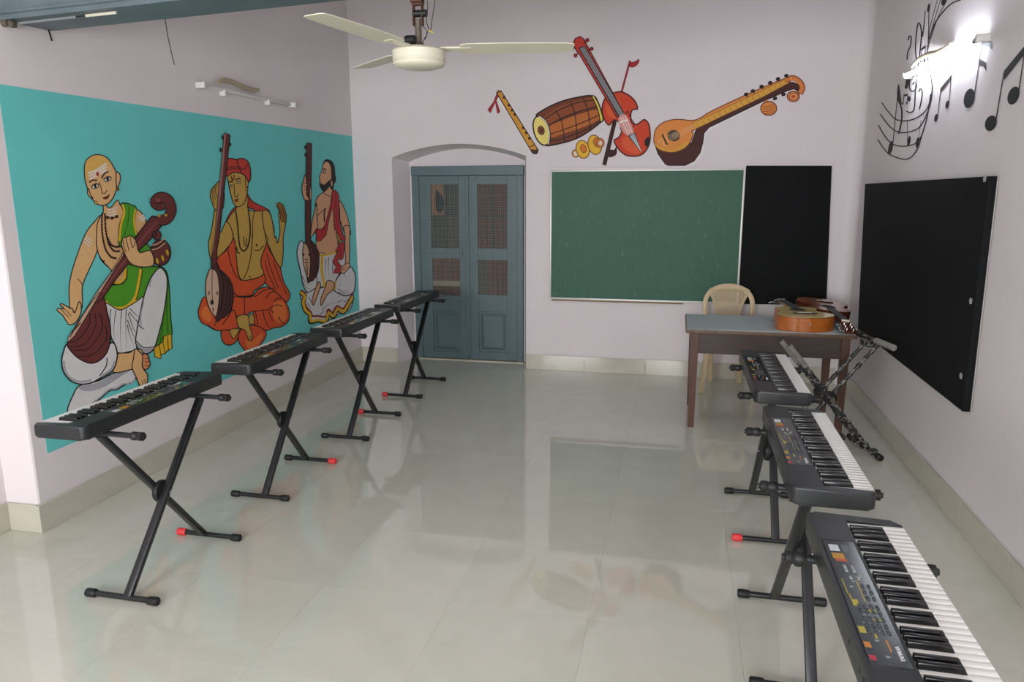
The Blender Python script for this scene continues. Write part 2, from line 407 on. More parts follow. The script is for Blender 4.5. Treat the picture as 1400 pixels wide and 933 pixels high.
# ================================================================== PAINTINGS ON THE WALLS
PAINTS = {}
def paint(col):
    if col not in PAINTS: PAINTS[col] = mat('paint_'+col.strip('#'), col, .62, spec=.3, noise=.07, nscale=14)
    return PAINTS[col]
def smooth_pts(pts, closed, n=4):
    if len(pts) < 3: return pts
    out = []; N = len(pts); rng = range(N if closed else N-1)
    for i in rng:
        p = [pts[(i+k) % N] if closed else pts[min(max(i+k, 0), N-1)] for k in (-1, 0, 1, 2)]
        for j in range(n):
            t = j/n
            out.append(tuple(.5*((2*p[1][a])+(-p[0][a]+p[2][a])*t+(2*p[0][a]-5*p[1][a]+4*p[2][a]-p[3][a])*t*t+(-p[0][a]+3*p[1][a]-3*p[2][a]+p[3][a])*t**3) for a in (0, 1)))
    if not closed: out.append(tuple(pts[-1]))
    return out
class Painter:
    """flat coats of paint on one wall; every coat lies a hair above the one before"""
    def __init__(s, root, axis, val, out):
        s.root, s.axis, s.val, s.out, s.layer = root, axis, val, out, 0
        s.g = {}; s.off = .0012; s.map = (0, 0, 1.0)
    def zoom(s, x, y, k): s.map = (x, y, k)
    def conv(s, pts): return [(s.map[0]+p[0]/s.map[2], s.map[1]+p[1]/s.map[2]) for p in pts]
    def grp(s, name):
        if name not in s.g: s.g[name] = dict(v=[], f=[], m=[], mats=[])
        return s.g[name]
    def _mi(s, G, col):
        if col not in G['mats']: G['mats'].append(col)
        return G['mats'].index(col)
    def _pt(s, p):
        q = at(p[0], p[1], s.axis, s.val); q[s.axis] += s.out*(s.off + s.layer*.00004)
        return q - s.root.location
    def fill(s, name, col, pts, line=None, lw=1.1, smooth=True, px=False):
        P = pts if px else s.conv(pts)
        if smooth: P = smooth_pts(P, True)
        G = s.grp(name); mi = s._mi(G, col); s.layer += 1
        base = len(G['v']); G['v'] += [s._pt(p) for p in P]
        for t in geometry.tessellate_polygon([[Vector((p[0], p[1], 0)) for p in P]]):
            G['f'].append([base+i for i in t]); G['m'].append(mi)
        if line: s.stroke(name, line, list(P)+[P[0]], lw, smooth=False, px=True)
    def ell(s, name, col, c, rx, ry, rot=0, line=None, lw=1.1, n=20):
        a = math.radians(rot); ca, sa = math.cos(a), math.sin(a)
        s.fill(name, col, [(c[0]+rx*math.cos(t)*ca-ry*math.sin(t)*sa, c[1]+rx*math.cos(t)*sa+ry*math.sin(t)*ca) for t in [2*PI*i/n for i in range(n)]], line, lw, smooth=False)
    def stroke(s, name, col, pts, lw=1.1, smooth=True, px=False, taper=False):
        P = pts if px else s.conv(pts)
        if smooth: P = smooth_pts(P, False)
        P = [p for i, p in enumerate(P) if i == 0 or math.dist(p, P[i-1]) > .02]
        if len(P) < 2: return
        G = s.grp(name); mi = s._mi(G, col); s.layer += 1
        base = len(G['v']); N = len(P)
        for i, p in enumerate(P):
            a, b = P[max(i-1, 0)], P[min(i+1, N-1)]
            tx, ty = b[0]-a[0], b[1]-a[1]; l = math.hypot(tx, ty) or 1
            w = lw*.65*(1 if not taper else max(.15, 1-i/(N-1)))
            G['v'] += [s._pt((p[0]-ty/l*w, p[1]+tx/l*w)), s._pt((p[0]+ty/l*w, p[1]-tx/l*w))]
        for i in range(N-1):
            k = base+2*i; G['f'].append([k, k+1, k+3, k+2]); G['m'].append(mi)
    def done(s, parents=None, labels=None):
        made = {}
        for name, G in s.g.items():
            me = bpy.data.meshes.new(name); me.from_pydata(G['v'], [], G['f'])
            for c in G['mats']: me.materials.append(paint(c))
            for p, m in zip(me.polygons, G['m']): p.material_index = m
            o = bpy.data.objects.new(name.split('|')[0], me); C.objects.link(o)
            made[name] = o
        for name, o in made.items():
            pa = (parents or {}).get(name); o.parent = made[pa] if pa else s.root
            if labels and name in labels: o['label'] = labels[name]
        return made
INK = '#221817'
# ---- mural on the left wall: three seated musicians on turquoise
mur = tag(empty('musicians_mural', (XL, 4.6, .36)), 'turquoise wall mural of three seated musicians with lutes on the left wall', 'mural')
b = MB(); b.box(XL+.0002, XL+.001, 2.822, 6.458, .366, 2.075)
for v in b.bm.verts:
    if v.co.z > 1: v.co.z += .012*(v.co.y-4.6)/1.8
for v in b.bm.verts: v.co -= mur.location
M_teal = mat('turquoise_paint', '#6bcdca', .6, spec=.3, noise=.07, nscale=2.5, bump=.08, bscale=9)
b.build('turquoise_ground', M_teal, mur, smooth=False)
P = Painter(mur, 0, XL, 1)
S1, S2, S3 = '#e2b47c', '#c39f4c', '#dca67e'
GR, GRD, YE, WH, GY = '#4f9a25', '#2f6b1c', '#e0b52c', '#dcdadb', '#a9a9b0'
MA, MAD, MAL, TAN = '#6b3330', '#47201f', '#8d4f48', '#cfae92'
RD, OR, ORL = '#c23c30', '#d4542c', '#e57a3a'
# ===== nearest figure: shaven head, green sash (zoom origin 60,190)
P.zoom(60, 190, 4.443); f = 'painted_musician|1'; l = 'painted_lute|1'
P.fill(f, GR, [(690,780),(740,800),(760,900),(770,1090),(776,1190),(725,1205),(720,1240),(668,1268),(690,1150),(720,1050),(735,900)], INK)
P.fill(f, YE, [(726,1200),(774,1185),(778,1272),(745,1292),(735,1305),(712,1312),(710,1337),(672,1325),(665,1272),(722,1232)], INK, smooth=False)
P.stroke(f, INK, [(722,1235),(735,1300)], .8); P.stroke(f, INK, [(700,1250),(710,1320)], .8); P.stroke(f, INK, [(750,1200),(755,1285)], .8)
P.stroke(f, GRD, [(750,850),(745,1000),(752,1180)], 1.2); P.stroke(f, GRD, [(722,1050),(718,1150),(705,1240)], 1.2)
P.fill(f, WH, [(215,1500),(330,1470),(430,1420),(530,1400),(560,1440),(540,1475),(480,1500),(440,1525),(400,1530),(340,1580),(300,1610),(240,1660),(200,1700),(150,1680),(143,1640),(170,1570)], INK, 1.4)
P.fill(f, GY, [(220,1505),(330,1480),(430,1425),(520,1405),(470,1440),(380,1500),(300,1530),(230,1530)])
P.stroke(f, GY, [(555,1460),(520,1488),(480,1490),(440,1515),(400,1520),(340,1570),(300,1600),(240,1650)], 1.6)
# arm and torso
P.fill(f, S1, [(345,465),(300,510),(260,560),(230,625),(195,720),(165,820),(152,900),(153,980),(160,1035),(205,1055),(232,1015),(232,900),(270,800),(312,710),(328,640),(330,560)], INK)
P.fill(f, S1, [(158,1030),(130,1013),(106,1002),(97,1010),(122,1033),(84,1030),(80,1045),(112,1072),(132,1105),(152,1130),(192,1115),(222,1060),(224,1010),(213,988),(200,1020),(184,1058),(170,1030)], INK)
P.stroke(f, INK, [(122,1033),(150,1060),(165,1075)], .7); P.stroke(f, INK, [(100,1035),(130,1065),(150,1085)], .7); P.stroke(f, INK, [(200,848),(222,870),(230,890)], .8)
P.fill(f, S1, [(362,395),(358,450),(345,466),(322,520),(318,600),(320,660),(345,735),(400,790),(470,870),(490,780),(560,770),(620,700),(625,560),(612,480),(560,425),(470,410),(445,372),(400,420)], INK)
P.stroke(f, INK, [(318,640),(330,700),(362,750),(392,778)], .9)
P.fill(f, S1, [(475,780),(490,830),(470,870),(435,880),(420,860)], INK)
for k, (a, c) in enumerate([((245,605),(285,640)), ((238,622),(278,655)), ((252,590),(290,622))]): P.stroke(f, WH, [a, c], 1.1, smooth=False)
for k in range(3): P.stroke(f, WH, [(385,430+18*k),(415,428+18*k),(440,415+20*k)], 1.2)
for k in range(3): P.stroke(f, WH, [(575+12*k,470-5*k),(585+12*k,490-5*k),(605+8*k,500-8*k)], 1.1)
P.ell(f, INK, (362,742), 5, 6)
# head
P.fill(f, S1, [(250,140),(243,190),(248,250),(262,300),(280,350),(305,380),(335,402),(375,400),(410,370),(430,330),(440,290),(438,215),(420,170),(395,130),(365,105),(320,95),(280,108)], INK)
P.fill(f, '#e0b25c', [(258,140),(250,190),(258,240),(300,215),(380,160),(405,175),(385,130),(355,108),(320,102),(285,113)])
P.fill(f, S1, [(436,210),(450,204),(462,228),(458,265),(447,292),(438,285)], INK)
P.fill(f, S1, [(266,300),(262,330),(276,352),(296,362),(280,338)], INK)
P.ell(f, '#7a5a20', (448,306), 8, 13); P.ell(f, YE, (313,388), 8, 10, 0, INK, .6)
for k in range(3): P.stroke(f, '#e8e0d4', [(264+5*k,208+18*k),(310,192+17*k),(350,168+18*k),(380-2*k,148+20*k)], 2.0)
P.ell(f, '#b8242a', (323,213), 9, 13, 0)
P.stroke(f, INK, [(272,266),(290,252),(320,252)], 1.5); P.stroke(f, INK, [(346,240),(365,212),(388,198)], 1.5)
for (x, y, r) in ((308,288,-14), (383,245,-18)):
    P.ell(f, '#f1ece6', (x,y), 22, 13, r, INK, .9); P.ell(f, INK, (x+1,y-1), 9, 11); P.stroke(f, INK, [(x-24,y+4),(x,y-15),(x+24,y-10)], 1.1)
P.stroke(f, INK, [(332,262),(345,300),(348,328)], .8); P.stroke(f, INK, [(348,328),(365,333),(380,312)], .8)
P.fill(f, '#7d2a26', [(354,362),(370,350),(376,352),(384,343),(396,338),(388,358),(374,368)], None); P.stroke(f, INK, [(354,358),(374,352),(396,336)], .8)
# beads
for path in ([(350,455),(348,540),(358,620),(375,680),(405,718),(432,725)], [(366,458),(372,560),(390,640),(420,680),(452,682)], [(380,600),(400,640),(425,655),(452,655)]):
    sm = smooth_pts(P.conv(path), False, 5)
    P.stroke(f, '#2a1a18', sm, 1.3, smooth=False, px=True)
    for q_ in sm[::1]:
        u_ = ((q_[0]-60)*4.443, (q_[1]-190)*4.443); P.ell(f, '#35201d', u_, 6.5, 6.5, n=8)
P.stroke(f, '#2a1a18', [(370,474),(410,482),(445,465)], 1.0)
for q_ in ((380,478),(408,482),(436,472)): P.ell(f, '#35201d', q_, 10, 10, n=10)
# sash
P.fill(f, GR, [(462,395),(500,392),(525,402),(555,418),(545,480),(548,540),(575,600),(640,660),(660,690),(560,690),(470,660),(448,625),(455,520),(478,450)], INK)
P.stroke(f, YE, [(470,398),(482,450),(462,520),(452,620)], 2.2); P.stroke(f, YE, [(552,425),(541,480),(546,540),(556,580)], 1.8)
P.stroke(f, GRD, [(510,410),(505,500),(480,600)], 1.0)
P.fill(f, GR, [(485,770),(500,830),(470,880),(395,895),(360,950),(360,985),(440,1032),(520,1002),(562,920),(585,785),(560,770)], INK)
P.fill(f, GR, [(583,785),(690,778),(700,790),(650,850),(620,920),(600,962),(550,985),(566,910)], INK)
P.stroke(f, YE, [(362,985),(400,1018),(450,1030),(500,1015),(548,962),(572,860),(582,790)], 3.0)
P.stroke(f, INK, [(366,1000),(400,1030),(450,1040),(505,1026),(556,970),(582,860),(592,790)], .9)
P.stroke(f, YE, [(420,872),(455,872),(485,840),(488,780)], 2.6); P.stroke(f, INK, [(415,882),(458,884),(496,845),(498,780)], .9)
P.stroke(f, YE, [(530,990),(570,985),(600,965)], 3.0)
# dhoti
P.fill(f, WH, [(365,1003),(450,1040),(520,1010),(560,985),(600,965),(592,1090),(560,1160),(555,1272),(520,1290),(445,1300),(425,1250),(395,1180)], INK)
for pth in ([(400,1035),(395,1120),(405,1200)], [(430,1040),(418,1150),(425,1250)], [(465,1040),(458,1150),(462,1295)], [(492,1035),(490,1150),(495,1290)], [(505,1060),(540,1160),(560,1180)], [(500,1100),(540,1200),(555,1210)], [(510,1050),(560,1110),(590,1110)], [(515,1030),(560,1075),(592,1080)], [(500,1130),(515,1200),(545,1262)]):
    P.stroke(f, INK, pth, 1.0, taper=True)
P.fill(f, WH, [(690,786),(722,800),(742,850),(737,950),(717,1080),(692,1180),(668,1260),(640,1297),(600,1302),(562,1262),(550,1220),(572,1090),(600,960),(640,850)], INK, 1.3)
P.stroke(f, GY, [(600,990),(580,1080),(585,1150)], 1.5); P.stroke(f, INK, [(552,1225),(600,1268),(660,1262)], .9); P.stroke(f, GY, [(648,860),(635,880),(640,900)], 1.4)
P.fill(f, GY, [(555,1235),(600,1275),(655,1268),(640,1292),(600,1298),(565,1265)])
P.stroke(f, INK, [(555,1100),(575,1140),(600,1155)], .8)
# white knee cushion, feet
P.fill(f, S1, [(430,1312),(510,1300),(545,1280),(590,1290),(600,1400),(548,1395),(415,1418)], INK)
P.fill(f, '#d98e62', [(592,1310),(622,1312),(632,1340),(638,1370),(625,1395),(600,1400),(590,1370)], INK)
for y in (1335,1355,1378): P.stroke(f, INK, [(605,y),(632,y-2)], .7)
P.fill(f, S1, [(548,1275),(575,1295),(592,1320),(590,1380),(605,1410),(622,1435),(618,1490),(592,1518),(576,1502),(548,1435),(528,1390),(537,1330)], INK)
P.stroke(f, INK, [(592,1465),(590,1500)], .7); P.stroke(f, INK, [(605,1460),(608,1490)], .7)
P.fill(f, WH, [(135,1250),(110,1295),(100,1350),(110,1412),(150,1465),(210,1490),(280,1482),(340,1450),(405,1412),(432,1355),(436,1290),(402,1238),(300,1340),(200,1330)], INK, 1.5)
P.stroke(f, INK, [(375,1330),(370,1380),(330,1440)], 1.1); P.stroke(f, GY, [(112,1350),(122,1410),(160,1458),(220,1476),(280,1465)], 2.2); P.stroke(f, GY, [(345,1440),(400,1400),(420,1350)], 2.0)
# lute
P.fill(l, MA, [(350,955),(375,1050),(396,1150),(390,1250),(365,1312),(320,1352),(268,1362),(200,1332),(150,1282),(133,1240),(180,1178),(240,1085),(300,990)], INK, 1.4)
for pth in ([(140,1235),(200,1220),(265,1130),(270,1060)], [(150,1262),(240,1245),(305,1140),(300,1060)], [(175,1285),(270,1270),(345,1150),(330,1060)], [(195,1322),(290,1310),(370,1220),(365,1130)]): P.stroke(l, INK, pth, 1.0)
P.fill(l, MA, [(650,468),(700,482),(718,515),(640,610),(575,672),(430,850),(345,975),(300,1000),(270,1045),(240,1085),(330,915),(430,770),(540,610)], INK, 1.3, smooth=False)
P.fill(l, TAN, [(470,692),(430,770),(310,935),(135,1212),(140,1232),(175,1200),(240,1095),(300,995),(345,915),(440,765),(478,700)], INK, .8, smooth=False)
P.stroke(l, MAD, [(330,930),(240,1050),(150,1205)], .9); P.stroke(l, MAD, [(160,1180),(215,1115)], 1.2)
P.stroke(l, MAL, [(690,490),(560,640),(430,810),(350,930)], 1.4, smooth=False)
P.stroke(l, INK, [(690,492),(735,490),(765,440),(755,385),(725,358),(690,358),(668,385),(690,405),(718,396)], 11.5); P.stroke(l, MA, [(680,490),(735,490),(765,440),(755,385),(725,358),(690,358),(668,385),(690,405),(718,396)], 9.5)
P.ell(l, MAL, (682,372), 17, 12); P.stroke(l, INK, [(665,385),(690,392),(720,385)], .9)
for (x, y) in ((692,467),(732,464)): P.ell(l, '#caa02c', (x, y), 10, 8)
P.ell(l, MA, (700,692), 62, 78, 0, INK, 1.4); P.ell(l, MA, (678,585), 26, 28, 0, INK, 1.0); P.stroke(l, INK, [(655,560),(672,575),(665,600)], 1.4)
for (x, y) in ((680,742),(713,725),(741,690)): P.ell(l, '#caa02c', (x, y), 10, 22, -15, INK, .6)
for k in range(3): P.stroke(l, (TAN, INK, TAN)[k], [(645,660+14*k-14),(685,650+14*k-14),(730,615+14*k-14)], 1.0)
# hand on the neck
P.fill(f, S1, [(472,600),(490,600),(500,592),(518,590),(535,600),(552,625),(572,690),(640,680),(655,768),(560,775),(510,748),(482,700),(462,640)], INK)
for pth in ([(490,605),(500,650),(508,680)], [(515,598),(522,640),(528,660)], [(470,615),(478,660),(490,690)], [(545,622),(538,650),(525,662)]): P.stroke(f, INK, pth, .8)

# ===== middle figure: red turban and robe
f, l = 'painted_musician|2', 'painted_lute|2'; P.layer = 0
A = lambda *q: [(260+x/6.02, 170+y/6.02) for x, y in q]
B = lambda *q: [(260+x/5.653, 320+y/5.653) for x, y in q]
def F(n, c, pts, line=INK, lw=1.0, sm=True): P.fill(n, c, pts, line, lw, sm, px=True)
def K(n, c, pts, lw=.9, sm=True, taper=False): P.stroke(n, c, smooth_pts(pts, False) if sm else pts, lw, smooth=False, px=True, taper=taper)
F(f, RD, A((455,540),(480,590),(520,640),(620,690),(650,720),(560,730),(520,702),(470,672)))
F(f, RD, A((380,678),(340,710),(300,780),(255,890),(240,940),(290,880),(340,780),(385,720)))
F(f, OR, B((585,50),(610,120),(650,190),(692,255),(722,370),(772,470),(732,532),(660,455),(580,380),(565,310),(545,240),(560,120)))
for q_ in (((590,150),(620,260),(680,420)), ((575,200),(600,300),(660,430)), ((640,200),(680,320),(745,470))): K(f, INK, B(*q_), .8)
F(f, OR, B((335,0),(292,110),(208,190),(215,260),(270,310),(310,370),(325,450),(382,482),(480,472),(492,440),(575,382),(570,310),(540,330),(480,350),(400,357),(368,300),(358,200),(350,120)))
K(f, INK, B((290,120),(310,220),(350,320),(400,362)), .9)
F(f, S2, A((470,600),(472,690),(522,715),(640,715),(672,790),(690,900))+B((600,40),(575,110),(548,190),(548,250),(568,300),(540,330),(470,350),(400,358),(370,300),(355,180),(335,30))+A((275,880),(300,800),(340,735),(378,690),(380,640)))
F(f, S2, A((590,730),(640,715),(672,790),(695,930))+B((662,20),(672,72),(690,0))+A((735,840),(728,720),(782,720),(787,800),(765,930))+B((718,120),(708,240),(690,254),(650,190),(604,90),(580,20)))
F(f, S2, A((205,690),(185,800),(160,930))+B((140,60),(145,150),(165,200),(215,180),(300,90),(330,10))+A((300,800),(250,890),(242,850),(258,700)))
F(f, S2, A((238,470),(205,500),(172,540),(163,590),(180,650),(205,705),(262,700),(277,640),(277,570),(250,540)))
for q_ in (((205,505),(190,560),(205,620)), ((225,490),(205,540),(215,600)), ((180,540),(180,600),(200,660))): K(f, INK, A(*q_), .7)
F(f, '#9a6a2a', A((735,720),(713,682),(710,660),(735,645),(770,680),(788,750),(782,802),(745,790)), INK, .8)
K(f, INK, A((720,670),(745,720),(770,780)), .7); K(f, INK, A((750,665),(765,720),(772,760)), .7)
# neck, face, turban
F(f, S2, A((302,420),(310,470),(320,530),(335,590),(350,640),(370,672),(400,678),(440,652),(460,600),(472,530),(472,440),(450,418),(430,400),(340,398)))
F(f, S2, A((452,440),(470,440),(475,500),(458,520)), INK, .8)
F(f, RD, A((283,310),(300,288),(340,280),(378,290),(420,280),(462,298),(487,340),(496,430),(480,478),(460,440),(420,405),(350,398),(298,427),(280,390),(278,340)), INK, 1.2)
for q_ in (((290,372),(340,350),(400,352)), ((385,295),(395,345),(440,372),(468,330)), ((400,352),(420,400)), ((285,390),(330,368),(400,368))): K(f, INK, A(*q_), 1.0)
K(f, INK, A((310,484),(330,470),(348,476)), 1.3); K(f, INK, A((370,460),(395,446),(412,452)), 1.3)
for (x, y) in ((333,508),(393,480)):
    F(f, '#efe8d8', A((x-17,y+4),(x,y-10),(x+17,y),(x,y+9)), INK, .7); F(f, INK, A((x-6,y),(x,y-7),(x+6,y),(x,y+7)), None)
K(f, INK, A((358,490),(362,580),(372,600),(388,590),(390,575)), .8)
F(f, '#8c2f22', A((362,632),(378,612),(392,618),(385,640),(372,642)), None); K(f, INK, A((362,625),(390,614)), .7)
K(f, INK, A((333,418),(338,450),(350,462),(358,440),(356,415)), .9); F(f, '#b8242a', A((344,440),(352,440),(350,455),(345,455)), None)
F(f, YE, A((455,525),(468,525),(468,545),(455,545)), INK, .6)
# beads, chest
K(f, '#2b2017', A((370,710),(388,830),(395,930))+B((375,60),(385,110),(412,132),(440,100),(458,20))+A((490,830),(475,700)), 1.4)
for q_ in B((377,70),(388,112),(400,126),(415,130),(430,118),(443,95),(452,60),(372,30)): F(f, '#2b2017', [(q_[0]+1.1*math.cos(t_), q_[1]+1.1*math.sin(t_)) for t_ in [PI*k/4 for k in range(8)]], None)
K(f, INK, B((478,0),(468,150),(440,280),(405,352)), .8); K(f, INK, B((490,125),(530,125),(565,90)), .8); K(f, INK, B((355,100),(362,140),(380,150)), 1.2)
F(f, INK, B((505,80),(515,80),(515,95),(505,95)), None); F(f, INK, B((452,325),(462,325),(460,338),(454,338)), None)
K(f, INK, B((410,20),(415,80),(428,90),(432,30)), .8); K(f, INK, A((352,900),(345,960)), .8); K(f, INK, A((618,900),(640,960)), .8); K(f, INK, A((525,720),(510,800),(512,930)), .7)
# lap, knees, feet
F(f, OR, B((325,460),(380,485),(480,477),(520,430),(600,412),(680,470),(742,540),(764,620),(750,682),(700,718),(640,728),(570,748),(490,702),(480,602),(412,640),(350,632),(318,590)))
F(f, ORL, B((640,540),(700,520),(735,570),(740,650),(690,690),(640,640)), None)
for q_ in (((415,490),(415,560),(418,640)), ((330,482),(430,492),(490,478)), ((495,490),(560,440),(640,420)), ((580,500),(610,460),(650,445)), ((640,525),(670,500),(700,500)), ((480,600),(560,590),(620,590),(640,610)), ((600,580),(660,550),(710,560)), ((680,640),(700,680),(730,690)), ((560,595),(570,650),(600,720)), ((600,600),(620,640),(632,675)), ((500,600),(510,650),(520,700))): K(f, INK, B(*q_), .9)
F(f, OR, B((115,490),(75,540),(57,610),(80,680),(130,710),(200,747),(290,742),(362,737),(347,622),(320,590),(230,650)))
F(f, ORL, B((80,600),(120,560),(160,620),(150,680),(100,660)), None)
for q_ in (((245,700),(290,640),(310,600)), ((180,710),(195,680),(200,650)), ((130,705),(200,745),(260,745))): K(f, INK, B(*q_), 1.0)
F(f, OR, B((242,747),(237,800),(258,845),(300,860),(350,832),(387,740),(330,748)))
F(f, OR, B((385,745),(368,820),(400,880),(440,908),(520,872),(577,800),(572,745),(480,705)))
F(f, ORL, B((420,820),(470,830),(540,770),(560,790),(510,860),(450,890)), None)
F(f, S2, B((360,640),(440,630),(452,700),(476,790),(470,818),(445,815),(420,745),(370,722)), INK, .9)
F(f, S2, B((452,630),(485,628),(487,692),(452,692)), INK, .8); F(f, S2, B((302,745),(372,735),(342,800),(325,808)), INK, .8)
K(f, INK, B((450,790),(452,812)), .6); K(f, INK, B((462,785),(465,812)), .6)
# lute
F(l, '#4a2c2a', B((158,210),(200,220),(230,290),(292,340),(324,420),(326,520),(300,602),(240,650),(188,642)), INK, 1.2)
for q_ in (((200,250),(245,340),(250,480),(215,640)), ((215,280),(275,360),(280,500),(240,640)), ((240,310),(300,390),(302,520),(270,620))): K(l, '#1f1414', B(*q_), .8)
F(l, '#d8b79c', B((155,268),(200,300),(218,400),(218,500),(205,602),(185,637),(140,570),(117,480),(114,380),(130,310)), INK, 1.0)
F(l, MA, A((275,70),(322,88),(300,300),(270,570),(232,930))+B((200,120),(200,225),(156,250),(168,120),(190,0))+A((222,640),(252,330)), INK, 1.1, False)
F(l, '#a87a74', A((275,72),(288,76),(262,400),(232,680),(200,930))+B((170,140),(163,140),(188,0))+A((222,640),(252,330)), None, 1, False)
for q_ in ((138,457),(202,457)): F(l, '#2b1c18', B((q_[0]-9,q_[1]),(q_[0],q_[1]-16),(q_[0]+9,q_[1]),(q_[0],q_[1]+16)), None); F(l, '#d8b79c', B((q_[0]-4,q_[1]),(q_[0],q_[1]-8),(q_[0]+4,q_[1]),(q_[0],q_[1]+8)), None)
F(l, '#2b1c18', B((150,520),(160,510),(175,520),(172,545),(152,545)), None); K(l, INK, B((165,270),(162,400),(166,520)), .7); F(l, '#2b1c18', B((165,570),(175,575),(172,610)), None)
for q_ in ((262,108),(322,165),(246,212)): F(l, INK, A((q_[0]-10,q_[1]-20),(q_[0]+4,q_[1]-12),(q_[0]+10,q_[1]),(q_[0]+2,q_[1]+20),(q_[0]-8,q_[1]+12)), None)
K(f, INK, A((268,560),(278,575)), 1.0)

# ===== far figure: dark beard, red sash, white cloth
f, l = 'painted_musician|3', 'painted_lute|3'; P.layer = 0
A = lambda *q: [(395+x/6.914, 185+y/6.914) for x, y in q]
B = lambda *q: [(395+x/6.667, 310+y/6.667) for x, y in q]
F(f, S3, A((472,620),(512,670),(552,770),(577,880),(580,940),(530,935),(500,850),(470,760))+B(), INK, .9)
F(f, S3, B((500,0),(552,0),(552,100),(548,340),(510,362),(510,100)), INK, .9)
F(f, S3, A((330,535),(272,580),(250,640),(248,720),(265,800),(250,890),(245,930))+B((246,60),(246,130),(252,232),(280,255),(430,235),(445,120),(430,20))+A((480,800),(470,640),(440,560),(405,520),(370,520)), INK, .9)
F(f, S3, A((262,640),(235,740),(215,830),(205,930))+B((192,110),(250,20))+A((270,850),(262,740)), INK, .9)
K(f, INK, A((345,690),(332,740),(335,820)), 1.4); K(f, INK, A((345,690),(310,720),(270,760)), .7)
F(f, S3, A((325,545),(350,520),(395,440),(412,520),(405,580)), INK, .7)
F(f, S3, A((322,275),(313,320),(300,358),(284,396),(292,420),(288,460),(310,500),(390,440),(402,390),(396,300),(370,250),(345,245)), INK, .8)
F(f, '#e0ae86', A((330,280),(325,320),(345,310),(385,310),(375,265),(350,255)), None)
F(f, '#241c1e', A((318,272),(340,234),(365,229),(402,245),(427,290),(434,360),(442,425),(425,460),(412,512),(388,490),(402,420),(397,300),(372,258),(345,250)), INK, .5)
F(f, '#241c1e', A((288,468),(312,458),(330,468),(372,432),(402,415),(392,470),(345,527),(314,527),(298,500)), None)
F(f, S3, A((392,432),(408,430),(412,470),(398,490)), INK, .6)
F(f, '#8c3a2c', A((290,450),(306,444),(302,458)), None)
K(f, INK, A((320,325),(332,318),(348,332)), 1.2); F(f, '#f0e6dc', A((318,350),(330,338),(345,352),(330,360)), INK, .6); F(f, INK, A((323,350),(329,343),(334,351),(328,357)), None)
# white cloth
F(f, WH, B((120,133),(85,170),(71,250),(88,340),(108,430),(128,540),(170,602),(217,607),(252,530),(262,400),(200,300)), INK, 1.1)
F(f, WH, B((100,590),(170,602),(250,555),(290,560),(330,555),(420,585),(510,628),(580,598),(582,680),(550,760),(480,775),(430,815),(370,845),(250,865),(200,865),(188,815),(140,765),(118,690)), INK, .9)
F(f, WH, B((268,258),(345,252),(440,240),(502,210),(512,330),(472,405),(432,480),(417,580),(350,502),(322,545),(255,520)), INK, .9)
F(f, WH, B((560,368),(585,400),(602,440),(602,530),(582,602),(510,632),(430,598),(413,570),(430,480),(480,420)), INK, 1.2)
for q_ in (((110,440),(160,520),(215,520)), ((120,500),(160,560),(220,560)), ((510,410),(500,440),(520,470)), ((440,570),(500,590),(560,570)), ((450,600),(510,610),(570,590)), ((360,280),(355,400),(380,470)), ((400,300),(395,420),(410,480)), ((335,290),(325,400),(330,470)), ((280,800),(320,770),(340,750)), ((300,760),(340,720),(420,690)), ((440,690),(480,670),(500,640)), ((500,690),(540,660),(560,640)), ((170,700),(190,740),(215,750)), ((180,640),(200,690),(210,700))): K(f, '#5d5d66', B(*q_), 1.0, True, True)
K(f, '#8b2a1e', B((105,580),(150,620),(140,690),(160,740),(195,780),(212,815),(260,815),(335,820),(355,755),(395,785),(435,725),(490,750),(540,680),(578,610)), 2.2)
K(f, INK, B((98,600),(140,640),(124,690),(148,770),(188,805),(192,872),(262,858),(332,870),(362,790),(402,828),(442,755),(492,786),(545,708),(582,640)), 4.2)
K(f, YE, B((100,597),(142,637),(127,690),(150,764),(190,800),(198,862),(262,850),(332,860),(360,784),(402,818),(442,748),(492,778),(543,704),(578,640)), 2.8)
K(f, YE, B((268,262),(345,256),(430,236)), 2.2); K(f, YE, B((302,270),(297,400),(325,555)), 2.8); K(f, YE, B((418,500),(415,580)), 2.0)
# shins and feet
F(f, S3, B((265,505),(285,540),(245,660),(222,717),(207,690),(220,620)), INK, .9)
F(f, S3, B((350,490),(410,512),(402,572),(345,622),(295,717),(284,690),(300,620),(332,545)), INK, .9)
F(f, S3, B((480,362),(548,330),(542,380),(490,427),(463,402)), INK, .8); K(f, INK, B((475,400),(510,370)), .6)
# red sash
R3 = '#bb2b30'
F(f, R3, A((408,530),(442,528),(468,575),(470,680),(472,780),(505,930))+B((512,110),(492,130),(450,100),(425,30))+A((428,880),(412,690),(375,800),(350,930))+B((330,80),(282,130),(250,122),(245,60))+A((262,885),(325,872),(385,690)), INK, .8)
K(f, '#7e181d', A((440,540),(440,700),(455,880)), .9); K(f, '#7e181d', A((410,580),(370,740),(320,900)), .9)
F(f, '#a5842f', B((428,50),(455,90),(472,140),(465,200),(445,190),(450,140),(432,100)), INK, .5)
K(f, INK, B((430,200),(462,230),(430,290),(425,330),(450,365),(440,405),(408,398)), 5.6); K(f, R3, B((430,200),(470,225),(430,290),(425,330),(450,365),(440,405),(408,398)), 4.4); F(f, R3, B((450,170),(498,140),(498,230),(488,292),(460,300),(470,230)), INK, .7)
